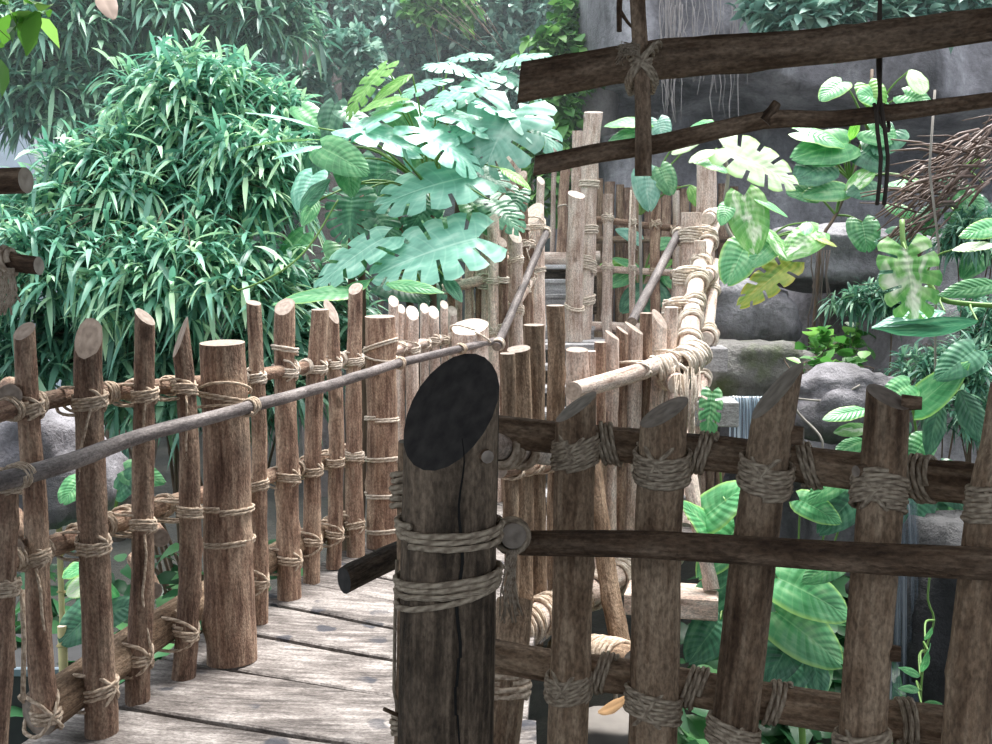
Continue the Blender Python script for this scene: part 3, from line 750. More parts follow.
# right side of the stairs
sr = thing('rope_lashed_railing', 'pale rope-wound rails climbing the outer stair side beside the rock face', 'railing', (1.3, 6.8, 0), 'rope-lashed railings of the bridge')
ra = Rail(sr, rl([(688, 352, 5.5), (692, 312, 6.1), (700, 268, 6.9), (714, 224, 7.9)]), [.060, .056, .05], PALE)
rb = Rail(sr, rl([(700, 402, 5.6), (706, 350, 6.1), (712, 300, 6.7), (716, 262, 7.4)]), [.038, .034], PALE)
for k, (x, y, xf, yf, d, w, zt) in enumerate(((692, 211, 684, 330, 7.5, 21, 0), (707, 156, 703, 300, 8.3, 20, 0), (684, 268, 676, 360, 6.7, 16, 0), (672, 300, 664, 360, 6.2, 13, 0), (700, 240, 697, 340, 7.0, 12, 0))):
    f = P(xf, yf, d); f.z = -.3 + (d - 6.0) * .3
    i = post_w(sr, [f, P(x, y, d)], [w * d / FPX / 2 * 1.05, w * d / FPX / 2], PALE, UPC, seg=16)
    tie(i, ra, .010, 5, ROPE_PALE, ncross=2, tl=.2 if k == 0 else 0)
for (x, y, d) in ((708, 219, 7.6), (706, 277, 6.7), (705, 340, 5.9)):
    a = P(x, y, d); b = P(x + 8, y - 6, d + .5)
    o = Rail(sr, [a, b], [.048, .048], PALE, name='outrigger', cut0=Vector((-.1, -1, .05)), knots=0)
    lash(o.o, a.lerp(b, .3), (b - a).normalized(), .05, .011, 5, None, .2, ROPE_PALE)
for t in (.1, .25, .4, .55, .7, .85):
    L = ra.pts; s = t * (len(L) - 1); k = int(s); p = L[k].lerp(L[k + 1], s - k); ax = (L[k + 1] - L[k]).normalized()
    lash(ra.o, p, ax, .062, .011, 4, None, .4, ROPE_PALE, spread=1.4)
for t in (.15, .45, .75):
    L = rb.pts; s = t * (len(L) - 1); k = int(s); p = L[k].lerp(L[k + 1], s - k); ax = (L[k + 1] - L[k]).normalized()
    lash(rb.o, p, ax, .04, .010, 4, None, .4, ROPE_PALE, spread=1.3)
hr3 = handrail('thin blue-grey handrail pole slanting up in front of the square lattice fence', rl([(632, 322, 6.3), (655, 278, 7.0), (679, 232, 7.6)]), [.034, .034], ties=[P(679, 233, 7.58)], mat=ROPE_PALE, rr=.009, knots=1)

# lattice fence behind the landing
lf = thing('lattice_fence', 'open square lattice fence of thin poles behind the stair landing', 'fence', (1.5, 9.4, .9), 'rope-lashed railings of the bridge')
la = Rail(lf, rl([(583, 218, 9.5), (610, 221, 9.5), (650, 226, 9.5), (690, 230, 9.3)]), [.036, .034], RED)
lb = Rail(lf, rl([(583, 268, 9.5), (640, 271, 9.5), (690, 274, 9.3)]), [.034, .034], PALE)
lc_ = Rail(lf, rl([(583, 326, 9.5), (640, 328, 9.5)]), [.05, .05], PALE)
for k, (x, yt, yb, w) in enumerate(((608, 193, 325, 10), (633, 186, 325, 6), (656, 182, 322, 10), (676, 190, 318, 7))):
    f = P(x - 1, yb, 9.44); f.z = 1.1 if k < 3 else 1.1
    i = post_w(lf, [f, P(x, yt, 9.44)], [w * 9.4 / FPX / 2] * 2, PALE if k != 2 else RED, UPC)
    for r in (la, lb): tie(i, r, .009, 3, ROPE_PALE if k < 2 else ROPE, ncross=1, tl=.2 if k == 1 else 0)
    if k == 1: mbq = MB(); tube_geo(mbq, [P(631, 190, 9.36), P(629, 240, 9.36), P(630, 300, 9.36)], .009, 6); mbq.build('hanging_rope_end', ROPE_PALE, i.o)
bk = thing('pole_fence', 'row of slim brownish poles far behind the lattice fence', 'fence', (2.2, 11, 0), 'rope-lashed railings of the bridge')
for k in range(15):
    x = 600 + k * 9.5; f = P(x, 300, 11.2); f.z = ground_h(f.x, f.y) - .05
    post_w(bk, [f, P(x + (k % 3) - 1, 178 + (k * 37 % 17), 11.2)], [.055, .05 + .012 * (k % 2)], RED if k % 2 else GREY, UPC, seg=10, step=.3)
Rail(bk, rl([(590, 240, 11.05), (745, 240, 11.05)]), [.04, .04], GREY)

gp = big_post('smooth grey upright post at the head of the stairs left of the lattice fence', [(574, 345), (575, 270), (577, 190)], 8.9, (17, 17), PALE, Vector((.2, -.5, 1)), bands=((305, 2, .5),), rr=.009, mat=ROPE_PALE, z0=1.1)
tp = big_post('tallest pale post, flared at the sawn top, wound with rope behind the grey post', [(584, 330), (588, 240), (590, 160), (594, 109)], 9.3, (15, 18), PALE, Vector((0, -.3, 1)), bands=((300, 4, .3), (265, 6, .3), (232, 4, .2), (185, 3, .2)), rr=.011, mat=ROPE_PALE, z0=1.1, rough=.1)
big_post('short pale post leaning against the tallest flared post', [(577, 330), (577, 240), (578, 130)], 9.55, (11, 12), PALE, UPC, z0=1.1, bands=((205, 3, .3),), rr=.01, mat=ROPE_PALE)
big_post('brownish pole standing on the top log of the stairs', [(561, 255), (563, 210), (566, 150)], 10.55, (10, 10), RED, UPC, z0=1.9, bands=((208, 1, .2),), rr=.008, mat=ROPE_PALE)
big_post('slim pole beside the black gap at the stair top', [(552, 255), (553, 200), (556, 140)], 10.7, (5, 5), PALE, UPC, z0=1.9)

# ------------------------------------------------------------------ foreground railing
fr = thing('rope_lashed_railing', 'dark railing of stout slant-cut posts and two thick rails nearest the viewer', 'railing', (.5, 1.75, -.1), 'rope-lashed railings of the bridge')
FP = [([(566, 775), (570, 640), (574, 500), (577, 392)], 1.92, (41, 40), Vector((-.55, -.15, .8))),
      ([(650, 775), (656, 640), (661, 500), (664, 398)], 1.84, (51, 47), Vector((-.5, -.2, .9))),
      ([(728, 775), (743, 650), (762, 500), (782, 362)], 1.75, (50, 42), Vector((-.75, -.1, .7))),
      ([(859, 775), (868, 650), (878, 500), (889, 386)], 1.63, (50, 42), Vector((.3, -.45, 1))),
      ([(966, 775), (980, 600), (1003, 440), (1012, 380)], 1.52, (46, 42), UPC)]
f_top = Rail(fr, rl([(440, 425, 2.02), (540, 436, 1.99), (640, 447, 1.92), (760, 459, 1.83), (880, 474, 1.73), (1040, 492, 1.6)]), [.035, .036, .035], GREY, knots=4, rough=.06)
f_mid = Rail(fr, rl([(440, 645, 2.02), (540, 664, 1.99), (640, 678, 1.91), (760, 700, 1.82), (880, 718, 1.72), (1040, 738, 1.6)]), [.034, .036, .034], GREY, knots=4, rough=.07)
f_low = Rail(fr, [Vector(p.to_tuple()) - Vector((0, 0, .55)) for p in f_mid.pts], [.045, .045], GREY)
fposts = []
for pix, d, w, cut in FP:
    i = post(fr, pix, d, w, GREY, cut, z0=-.08, knots=3, seg=22, step=.035, rough=.05); fposts.append(i)
for k, i in enumerate(fposts):
    tie(i, f_top, .0046, 7, ROPE_DARK, beside=(1,), ncross=1, drop=.022, tilt=.30, spread=.95)
    tie(i, f_mid, .0046, 6, ROPE_DARK, beside=(1,), ncross=1, drop=.03, tilt=.25, spread=.95)
# knots on the posts
for info, py, sx_, r in ((fposts[2], 432, 1, .016), (fposts[3], 400, 1, .011), (fposts[3], 470, -1, .010), (fposts[3], 655, 1, .013)):
    c, ax = info.at_y(py); e_ = c + Vector((sx_ * info.r * 1.25, -.018, 0)); mb = MB()
    log_geo(mb, [c + Vector((sx_ * info.r * .5, -.005, 0)), e_], [r * 1.3, r], seed=nseed(), seg=10, step=.01, knots=0); mb.build('branch_stub', DARK, info.o)
fh = handrail('thick dark smooth handrail pole crossing in front of the nearest railing', rl([(520, 542, 1.80), (640, 545, 1.70), (760, 551, 1.62), (880, 558, 1.53), (1050, 566, 1.42)]), [.024, .025, .026], DARK, rough=.04)

# main post
mp = big_post('thick blackened post with a long slanted glossy top nearest the viewer', [(446, 775), (447, 640), (450, 500), (452, 357)], 1.62, (98, 95), BLACK, Vector((-.42, -.95, 1.0)), z0=0.0,
              bands=(), knots=1, rough=.025, wob=.002)
mb = MB(); rnd = random.Random(2); V = []; F = []; c_y = [430 + k * 13 for k in range(26)]
for k, py in enumerate(c_y):
    c, ax = mp.at_y(py); rr2 = mp.r * .995; x = .022 + .004 * math.sin(k * .9) ; w_ = .0022 * math.sin(math.pi * (k + .5) / 26) + .0006
    for dx in (-w_, 0, w_): V.append(c + Vector((x + dx, -math.sqrt(rr2 ** 2 - (x + dx) ** 2) - (.0015 if dx == 0 else .0035), 0)))
for k in range(25):
    for j in range(2): F.append((k * 3 + j, k * 3 + j + 1, k * 3 + j + 4, k * 3 + j + 3))
mb.add(V, F); mb.build('crack', plain_mat('crack_black', (.008, .007, .006), .9), mp.o)
for py, turns, tilt in ((528, 3, .08), (577, 3, .10), (592, 1, .22)):
    band(mp, py, .0055, turns, ROPE_DARK, tilt, spread=1.0)
c, ax = mp.at_y(452); kb = MB(); log_geo(kb, [c + Vector((.05, -.03, 0)), c + Vector((.062, -.066, 0))], [.013, .011], seed=5, seg=10, step=.01, knots=0); kb.build('knot', DARK, mp.o)
sp = thing('pole', 'slim upright pole tied close behind the blackened slant-topped post', 'post', P(402, 775, 1.78), None)
spi = post(sp, [(404, 790), (404, 600), (405, 440)], 1.80, (20, 18), GREY, UPC, z0=0, name='log', knots=2)
band(spi, 480, .006, 3, ROPE_DARK); band(spi, 500, .006, 3, ROPE_DARK); band(spi, 714, .005, 4, ROPE_DARK)
mb = MB(); tube_geo(mb, [P(397, 560, 1.74), P(395, 620, 1.74), P(394, 690, 1.74), P(398, 712, 1.74)], .0035, 6); mb.build('cord', ROPE_DARK, spi.o)
mb = MB(); tube_geo(mb, [P(400, 716, 1.74), P(384, 709, 1.72)], .004, 6); mb.build('twig', GREY[0], spi.o)
mb = MB(); log_geo(mb, rl([(344, 581, 1.86), (380, 563, 1.93), (430, 540, 2.03)]), [.026, .027], Vector((-1, -.8, 0)), None, nseed(), 14, .03, .04, .002, 2)
tag(mb.build('rail_stub', BLACK), 'short black rail end poking out from behind the blackened post over the boardwalk', 'log')
t = thing('crossing_log', 'round log end pointing at the viewer, tied beside the blackened post', 'log', P(512, 537, 1.66))
a, b = P(513, 537, 1.66), P(508, 532, 2.15)
r = Rail(t, [a, b], [.0225, .024], GREY, name='log', cut0=Vector((.05, -1, .1)), knots=0)
lash(t, a.lerp(b, .22), (b - a).normalized(), .024, .006, 6, None, .25, ROPE_DARK)
mb = MB(); rnd = random.Random(3)
for k in range(16):
    x = 505 + rnd.uniform(-9, 12); tube_geo(mb, [P(512 + rnd.uniform(-5, 5), 550, 1.70), P(x, 590, 1.72), P(x + rnd.uniform(-8, 10), 612 + rnd.uniform(-8, 12), 1.73)], .002, 4)
mb.build('frayed_rope_end', ROPE, t)
t = thing('wrapped_log', 'tapered rope-wrapped log end just right of the blackened post above the round log end', 'log', P(520, 470, 2.5))
a, b = P(556, 459, 2.45), P(462, 440, 1.74); r = Rail(t, [a, b], [.020, .030], PALE, name='log')
lash(t, a.lerp(b, .45), (b - a).normalized(), .028, .007, 3, None, .3, ROPE); lash(t, a.lerp(b, .62), (b - a).normalized(), .03, .008, 5, None, .3, ROPE)
a, b = P(515, 600, 2.9), P(500, 740, 2.75)
t = thing('brace_log', 'rope-wrapped slanting log under the nearest rail right of the blackened post', 'log', b)
r = Rail(t, [b + Vector((-.08, 0, -.6)), b, a], [.06, .055], GREY, name='log'); lash(t, a.lerp(b, .55), (a - b).normalized(), .06, .010, 7, None, .3, ROPE)

# ------------------------------------------------------------------ roof over the viewer and its logs
mb = MB()
log_geo(mb, rl([(519, 83, 2.25), (590, 69, 2.22), (657, 58, 2.2), (793, 47, 2.15), (992, 24, 2.1), (1180, 0, 2.05)]), [.040, .041, .036, .032, .034], Vector((-1, 0, .1)), None, nseed(), 20, .04, .12, .006, 5, 1.0)
tag(mb.build('roof_log', DARK), 'thick dark rough log overhead, the higher of the two crossing the rock face', 'log', 'dark logs overhead')
t = thing('roof_log', 'thinner dark branch-like log overhead with a snapped stub, below the thick log', 'log', P(534, 166, 2.1), 'dark logs overhead')
mb = MB(); log_geo(mb, rl([(534, 166, 2.1), (600, 153, 2.1), (657, 144, 2.1), (725, 128, 2.08), (776, 118, 2.06), (830, 119, 2.04), (885, 114, 2.02), (992, 100, 2.0), (1180, 74, 1.95)]), [.0215, .021, .0185, .0175, .015, .014], Vector((-1, 0, .1)), None, nseed(), 16, .03, .07, .003, 6); mb.build('log', DARK, t)
mb = MB(); log_geo(mb, rl([(764, 122, 2.06), (772, 112, 2.055), (777, 103, 2.05)]), [.018, .010], None, Vector((.5, 0, .7)), nseed(), 10, .01, .05, .001, 0); mb.build('branch_stub', DARK, t)
mb = MB(); log_geo(mb, rl([(885, 112, 2.02), (887, 106, 2.02)]), [.008, .006], seed=nseed(), seg=8, step=.01, knots=0); mb.build('branch_stub', DARK, t)
t = thing('hanging_pole', 'upright stick lashed in front of the two overhead logs', 'pole', P(643, 176, 2.0))
mb = MB(); log_geo(mb, rl([(643, 176, 2.02), (642, 90, 2.08), (638, 0, 2.1), (634, -90, 2.1)]), [.018, .017], UPC, None, nseed(), 16, .03, .06, .003, 4)
mb.build('stick', [DARK[0], CUT_GREY], t)
lash(t, P(641, 62, 2.085), Vector((0, 0, 1)), .019, .0045, 2, (P(641, 60, 2.2), Vector((1, 0, .1)), .04), .3, ROPE_DARK, ncross=3)
mb = MB(); rnd = random.Random(8)
for k in range(26):
    tube_geo(mb, [P(640, 50 + rnd.uniform(-6, 6), 2.05), P(628 + rnd.uniform(-8, 6), 48 + rnd.uniform(-8, 8), 2.04), P(618 + rnd.uniform(-4, 8), 56 + rnd.uniform(-10, 10), 2.06)], .0012, 4)
mb.build('frayed_fibre', ROPE_DARK, t)
mb = MB(); log_geo(mb, rl([(626, -40, 2.2), (620, 0, 2.2), (619, 32, 2.2)]), [.008, .006], seed=nseed(), seg=8, step=.02); log_geo(mb, rl([(620, 10, 2.2), (628, 22, 2.2), (634, 28, 2.2)]), [.005, .003], seed=nseed(), seg=6, step=.02)
tag(mb.build('twig', DARK), 'thin dark forked twig hanging beside the upright stick overhead', 'twig')
mb = MB(); log_geo(mb, rl([(-420, 176, 1.9), (-60, 181, 1.9), (26, 180, 1.9)]), [.026, .026], None, Vector((1, -.12, 0)), nseed(), 20, .02, .04, .002, 1)
tag(mb.build('roof_log', [DARK[0], CUT_PALE]), 'cut log end poking in above the boardwalk fence, the higher and thicker of two', 'log', 'dark logs overhead')
t = thing('roof_log', 'cut log end with rope round it above the boardwalk fence, the lower of two', 'log', P(-20, 258, 1.9), 'dark logs overhead')
mb = MB(); log_geo(mb, rl([(-420, 215, 1.9), (-60, 254, 1.9), (0, 261, 1.9), (39, 266, 1.9)]), [.021, .018], None, Vector((1, -.12, 0)), nseed(), 16, .02, .04, .002, 1); mb.build('log', [DARK[0], CUT_PALE], t)
lash(t, P(2, 261, 1.9), Vector((1, 0, -.1)), .021, .006, 4, None, .3, ROPE)
mb = MB(); rnd = random.Random(5)
for k in range(26):
    x = rnd.uniform(-8, 14); tube_geo(mb, [P(x, 268, 1.88), P(x + rnd.uniform(-5, 5), 290, 1.88), P(x + rnd.uniform(-6, 9), 300 + rnd.uniform(0, 16), 1.88)], .0022, 4)
mb.build('frayed_rope_end', ROPE, t)
def roof():
    mb = MB()
    # thatched canopy over the viewing platform: unseen sloping slab, eaves drawn forward to shade the deck
    a, b = 3.35, -3.0
    for k in range(22):
        x0 = -4.2 + k * .4
        for j in range(9):
            t = j / 8; y = a + (b - a) * t; z = 2.98 + .9 * t
            box_geo(mb, Vector((x0 + .2, y, z)), Vector((.205, 0, 0)), Vector((0, .42, -.06)), Vector((0, .01, .05)), seed=k * 9 + j, warp=.02)
    o = mb.build('ceiling', DARK[0]); o['kind'] = 'structure'
roof()
# ------------------------------------------------------------------ rock faces
def fbm(v, o=5): return noise.fractal(v, 1.0, 2.0, o)
def back_wall(u, v):
    x = .85 + 11 * u; z = -2.4 + 10 * v
    y = 11.6 + .35 * fbm(Vector((x * .5, z * .35, 1))) + .10 * fbm(Vector((x * 2, z * .8, 5)))
    led = 4.0 - .16 * (x - 2) + .15 * noise.noise(Vector((x * .9, 0, 7)))      # ledge with a dark slot under it
    if z > led: y -= 1.0 * min(1, (z - led) / .12) * (1 if x > .7 else max(0, (x - .1) / .6))
    if led - .55 < z < led: y += .7
    if u < .06: y += (1 - u / .06) ** 2 * 2.5
    return Vector((x, y, z))
grid_surface('wall_back', back_wall, 130, 110, ROCK)
def right_wall(u, v):
    # from beside the stairs to the near right, topped by a planted ledge
    a = Vector((2.0, 9.0, 0)).lerp(Vector((4.25, 4.7, 0)), u)
    z = -2.4 + 4.9 * v
    n_ = Vector((-.85, -.5, 0))
    top = 1.95 + .25 * noise.noise(Vector((u * 5, 0, 3)))
    off = .22 * fbm(Vector((a.x * 1.1, a.y * 1.1, z * .8))) + .06 * fbm(Vector((a.x * 4, a.y * 4, z * 3)))
    off -= z * .22 if z < top else top * .22
    off += .06 * math.sin(z * 2.1 + u * 3)
    if z > top:
        off -= (z - top) * 2.6; z = top + (z - top) * .35
    if z < .15: off -= .35 * min(1, (.15 - z) / .3)
    return a + n_ * off + Vector((0, 0, z))
grid_surface('wall_right', right_wall, 90, 90, ROCK)
def boulder(label, c, r, mat, seed, group=None, name='boulder', sq=(1, 1, .7), sub=4):
    import bmesh
    bm = bmesh.new(); bmesh.ops.create_icosphere(bm, subdivisions=sub, radius=1)
    V = []
    for v in bm.verts:
        p = v.co.copy(); q = Vector([math.copysign(abs(a) ** .75, a) for a in p])
        k = 1 + .25 * fbm(p * 1.3 + Vector((seed, 0, 0))) + .06 * fbm(p * 5 + Vector((0, seed, 0)))
        V.append(c + Vector((q.x * sq[0], q.y * sq[1], q.z * sq[2])) * (r * k))
    F = [[v.index for v in f.verts] for f in bm.faces]; bm.free()
    mb = MB(); mb.add(V, F); return tag(mb.build(name, mat), label, 'rock', group)
boulder('pale grey rock behind the second nearest slant-cut post, by the waterfall', P(840, 405, 5.6), .28, ROCK, 1, 'rocks', sq=(1.3, .8, .75))
boulder('green-stained rock ledge just right of the stair side blocks', P(752, 372, 6.6), .34, ROCK_MOSS, 2, 'rocks', sq=(1.2, .8, .7))
boulder('bluish pale rock beside the pale stair rails', P(742, 315, 7.6), .36, ROCK, 3, 'rocks', sq=(1.1, .8, .8))
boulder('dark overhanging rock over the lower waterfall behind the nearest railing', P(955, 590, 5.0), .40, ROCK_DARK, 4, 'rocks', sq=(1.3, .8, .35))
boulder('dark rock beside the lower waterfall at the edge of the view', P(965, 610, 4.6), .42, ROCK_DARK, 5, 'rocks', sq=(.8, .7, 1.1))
#boulder('smooth rock slab under the pale variegated vine by the rock face', P(760, 345, 7.4), .5, ROCK, 9, 'rocks', sq=(1.3, .7, .5))
boulder('blue-grey boulder seen through the first fence poles above the grey handrail', P(22, 468, 5.2), .38, ROCK, 6, 'rocks', sq=(1.2, 1, 1.0))
boulder('large rock hump on the ledge under the big pale leaves', P(825, 258, 7.75), .5, ROCK, 7, 'rocks', sq=(1.4, .7, .5))
def pillar(label, px, py, d, w, h, seed, mat=ROCK):
    mb = MB(); c = P(px, py, d); V = []; F = []; n = 20; m = 24
    top = c.z
    for j in range(m + 1):
        z = ground_h(c.x, c.y) - .1 + (top - ground_h(c.x, c.y) + .1) * j / m
        for k in range(n):
            th = 2 * math.pi * k / n; r = w * (1 + .16 * fbm(Vector((math.cos(th) * 1.5 + seed, math.sin(th) * 1.5, z * 1.3))))
            V.append(Vector((c.x + r * math.copysign(abs(math.cos(th)) ** .6, math.cos(th)), c.y + r * math.copysign(abs(math.sin(th)) ** .6, math.sin(th)), z)))
    for j in range(m):
        for k in range(n): F.append((j * n + k, j * n + (k + 1) % n, (j + 1) * n + (k + 1) % n, (j + 1) * n + k))
    F.append(tuple(m * n + k for k in range(n)))
    mb.add(V, F); tag(mb.build('rock_pillar', mat), label, 'rock', 'rocks')
pillar('brownish block-topped rock pillar in the far trees above the drooping shrub', 318, 42, 13.6, .30, 0, 3, rock_mat('rock_brown', (.10, .08, .075), (.20, .165, .15), (.30, .26, .24)))
pillar('rock pillar half covered in round-leaved creeper behind the thick overhead log', 594, 38, 12.0, .30, 0, 5, rock_mat('rock_pinkish', (.13, .115, .115), (.25, .225, .22), (.38, .35, .35)))

# waterfalls
def waterfall(label, px, y0, y1, d, w, seed, thin=False, name='waterfall'):
    mb = MB(); rnd = random.Random(seed); a = P(px, y0, d); L = (y1 - y0) / FPX * d; V = []; F = []; LC = []; nx, nz = 14, 30
    for j in range(nz + 1):
        for i in range(nx + 1):
            s = i / nx - .5; t = j / nz
            p = a + Vector((s * w * (1 + .15 * t), -.10 * math.sqrt(t) + .03 * noise.noise(Vector((s * 14, seed, t * .7))), -L * t)); V.append(p); LC.append((s * w * 3, seed, t * L))
    for j in range(nz):
        for i in range(nx):
            q = j * (nx + 1) + i; F.append((q, q + 1, q + nx + 2, q + nx + 1))
    mb.add(V, F, LC); return tag(mb.build(name, WATER), label, 'waterfall')
WATER = water_mat('falling_water'); WATER_DIM = water_mat('dim_falling_water', .3)  # dim copy is the same water with the hollow's shade in its colour
waterfall('small white waterfall spilling between the stair blocks and the first slant-cut post', 747, 396, 445, 6.3, .24, 1)
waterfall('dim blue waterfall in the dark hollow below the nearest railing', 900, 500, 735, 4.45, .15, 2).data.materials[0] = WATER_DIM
# thin trickles on the rock face are hanging roots
def hang(label, items, r, mat, name, cat, group=None):
    t = None; mb = MB(); rnd = random.Random(len(items))
    for (x, y0, y1, d) in items:
        pts = [P(x, y0, d)]
        for k in range(1, 7):
            q = P(x, y0 + (y1 - y0) * k / 6, d); pts.append(q + Vector((rnd.uniform(-.03, .03), rnd.uniform(-.02, .02), 0)))
        tube_geo(mb, pts, r * rnd.uniform(.6, 1.3), 5)
    return tag(mb.build(name, mat), label, cat, group)
rnd = random.Random(21)
ROOTM = plain_mat('pale_root', (.33, .30, .29), .8)
hang('curtain of pale hair-thin aerial roots hanging over the rock face at the upright stick', [(rnd.choice([rnd.uniform(658, 705), rnd.uniform(690, 750), rnd.uniform(660, 680)]), rnd.uniform(-30, 8), rnd.uniform(60, 128), 10.4) for _ in range(46)], .005, ROOTM, 'aerial_roots', 'roots')['kind'] = 'stuff'

# ------------------------------------------------------------------ foliage
def leaves_geo(mb, base, dirs, L, W, rng, droop=.5, fold=.25, prof=(.25, .85, 1, .65, .0), roll=.6, mi=0):
    """many small leaves at once: base Nx3, dirs Nx3 unit, L,W arrays"""
    n = len(base); k = len(prof)
    up = np.array([0, 0, 1.0])
    side = np.cross(dirs, up); ln = np.linalg.norm(side, axis=1, keepdims=True); side = np.where(ln > 1e-3, side / np.maximum(ln, 1e-3), np.array([1.0, 0, 0]))
    nor = np.cross(side, dirs)
    a = rng.uniform(-roll, roll, (n, 1)); s2 = side * np.cos(a) + nor * np.sin(a); n2 = np.cross(s2, dirs)
    rv = rng.uniform(0, 1, n); dr = droop * rng.uniform(.4, 1.4, n)
    V = np.zeros((n, k, 3, 3)); LC = np.zeros((n, k, 3, 3))
    for i, w in enumerate(prof):
        t = i / (k - 1)
        c = base + dirs * (L * t)[:, None] - up * (L * dr * t * t)[:, None]
        hw = (W * w * .5 + 1e-4)[:, None]
        V[:, i, 0] = c - s2 * hw + n2 * hw * fold; V[:, i, 1] = c; V[:, i, 2] = c + s2 * hw + n2 * hw * fold
        LC[:, i, :, 0] = t; LC[:, i, 0, 1] = -w; LC[:, i, 2, 1] = w; LC[:, i, :, 2] = rv[:, None]
    fs = []
    for i in range(k - 1):
        for j in range(2):
            fs.append([i * 3 + j, i * 3 + j + 1, (i + 1) * 3 + j + 1, (i + 1) * 3 + j])
    F = (np.arange(n)[:, None, None] * (k * 3) + np.array(fs)[None]).reshape(-1, 4)
    mb.add(V.reshape(-1, 3), F, LC.reshape(-1, 3), mi)
def unit(a): return a / np.maximum(np.linalg.norm(a, axis=-1, keepdims=True), 1e-6)
LANCE = (.2, .8, 1, .7, .0); OVAL = (.3, 1, .95, .0)
def blobs_points(blobs, n, rng, lo=.75, front=True):
    """points on and under the skin of ellipsoids (c, rx, ry, rz), with outward directions"""
    w = np.array([b[1] * b[3] + b[1] * b[2] for b in blobs]); k = rng.choice(len(blobs), n, p=w / w.sum())
    d = unit(rng.normal(size=(n, 3)))
    d[:, 2] = np.where(d[:, 2] < -.5, -d[:, 2], d[:, 2])
    if front: d[:, 1] = np.where((d[:, 1] > .2) & (rng.uniform(size=n) < .75), -d[:, 1], d[:, 1])
    c = np.array([tuple(b[0]) for b in blobs])[k]; R = np.array([b[1:4] for b in blobs])[k]
    rad = rng.uniform(lo, 1.12, (n, 1))
    return c + d * R * rad, unit(d / R)
def shrub(name, label, cat, blobs, ntip, per, L, W, mat, seed, group=None, droop=.9, spread=1.0, prof=LANCE, stems=6, stem_r=.02, foot=None, up=.35, kind=None, trunk=None, lo=.72):
    rng = np.random.default_rng(seed)
    pts, d = blobs_points(blobs, ntip, rng, lo)
    cen = sum((Vector(b[0]) for b in blobs), Vector()) / len(blobs)
    if foot is None: foot = Vector((cen.x, cen.y, ground_h(cen.x, cen.y)))
    t = thing(name, label, cat, foot, group)
    # fans of leaves at each twig tip
    tw = unit(d + np.array([0, -.15, up]) + rng.normal(scale=.35, size=d.shape))
    B = np.repeat(pts, per, 0); D = np.repeat(tw, per, 0)
    al = rng.uniform(0, 1, (len(B), 1)) * L * 1.1
    B = B - D * al
    ld = unit(D * .7 + rng.normal(scale=.75 * spread, size=D.shape))
    n = len(B)
    mb = MB(); leaves_geo(mb, B, ld, L * rng.uniform(.65, 1.25, n), W * rng.uniform(.75, 1.2, n), rng, droop, prof=prof)
    mb.build('foliage', mat, t)
    sm = MB(); rnd = random.Random(seed)
    for k in range(stems):
        b = blobs[k % len(blobs)]
        top = Vector(b[0]) + Vector((rnd.uniform(-.6, .6) * b[1], rnd.uniform(-.5, .5) * b[2], rnd.uniform(0, .7) * b[3]))
        mid = foot.lerp(top, .5) + Vector((rnd.uniform(-.2, .2), rnd.uniform(-.2, .2), .1))
        tube_geo(sm, catmull([foot + Vector((rnd.uniform(-.1, .1), rnd.uniform(-.1, .1), -.05)), mid, top], 10), trunk or stem_r, 7, taper=lambda s: 1 - .65 * s)
    for k in range(min(160, ntip // 8)):
        j = rnd.randrange(ntip); p = Vector(pts[j]); q = cen.lerp(p, .45) ; tube_geo(sm, [q, q.lerp(p, .6) + Vector((0, 0, .05)), p], stem_r * .35, 4, taper=lambda s: 1 - .6 * s)
    sm.build('stems' if stems > 1 else 'trunk', STEM_B, t)
    return t
def bl(px, py, d, rx, ry=None, dd=None):
    """ellipsoid at a pixel: rx, ry in pixels"""
    k = d / FPX; return (P(px, py, d), rx * k, (dd or rx * k), (ry or rx) * k)
shrub('drooping_shrub', 'big shrub of long narrow drooping leaves behind the boardwalk fence', 'shrub',
      [bl(200, 120, 8.6, 85, 70, .7), bl(130, 200, 8.4, 95, 70, .8), bl(250, 190, 8.3, 70, 75, .7), bl(80, 270, 8.0, 110, 65, .8), bl(200, 290, 7.8, 110, 70, .7), bl(255, 130, 8.8, 60, 50, .6), bl(40, 230, 8.5, 60, 50, .6), bl(290, 140, 9.0, 40, 40, .5)],
      1550, 9, .30, .044, L_SHRUB, 1, droop=.6, stems=12, spread=1.1)
shrub('drooping_shrub', 'darker fringe of narrow leaves low behind the boardwalk fence poles', 'shrub',
      [bl(60, 350, 8.2, 70, 50, .6), bl(180, 380, 8.0, 90, 60, .6), bl(280, 370, 8.0, 60, 60, .6), bl(330, 320, 8.4, 50, 60, .5)], 480, 9, .29, .046, L_TREE, 2, droop=.6, stems=6, spread=1.2)
shrub('weeping_tree', 'dark tree with hanging narrow leaf sprays above the drooping shrub', 'tree',
      [bl(60, 40, 11.5, 80, 60, .9), bl(170, 30, 11.8, 90, 50, .9), bl(50, 110, 11.2, 60, 45, .7), bl(130, 105, 11.5, 50, 45, .7), bl(250, 20, 12.0, 70, 60, .8), bl(20, 60, 11.2, 60, 60, .7)],
      900, 9, .36, .06, L_TREE, 3, droop=.5, stems=3, trunk=.09, up=.0, spread=1.2)
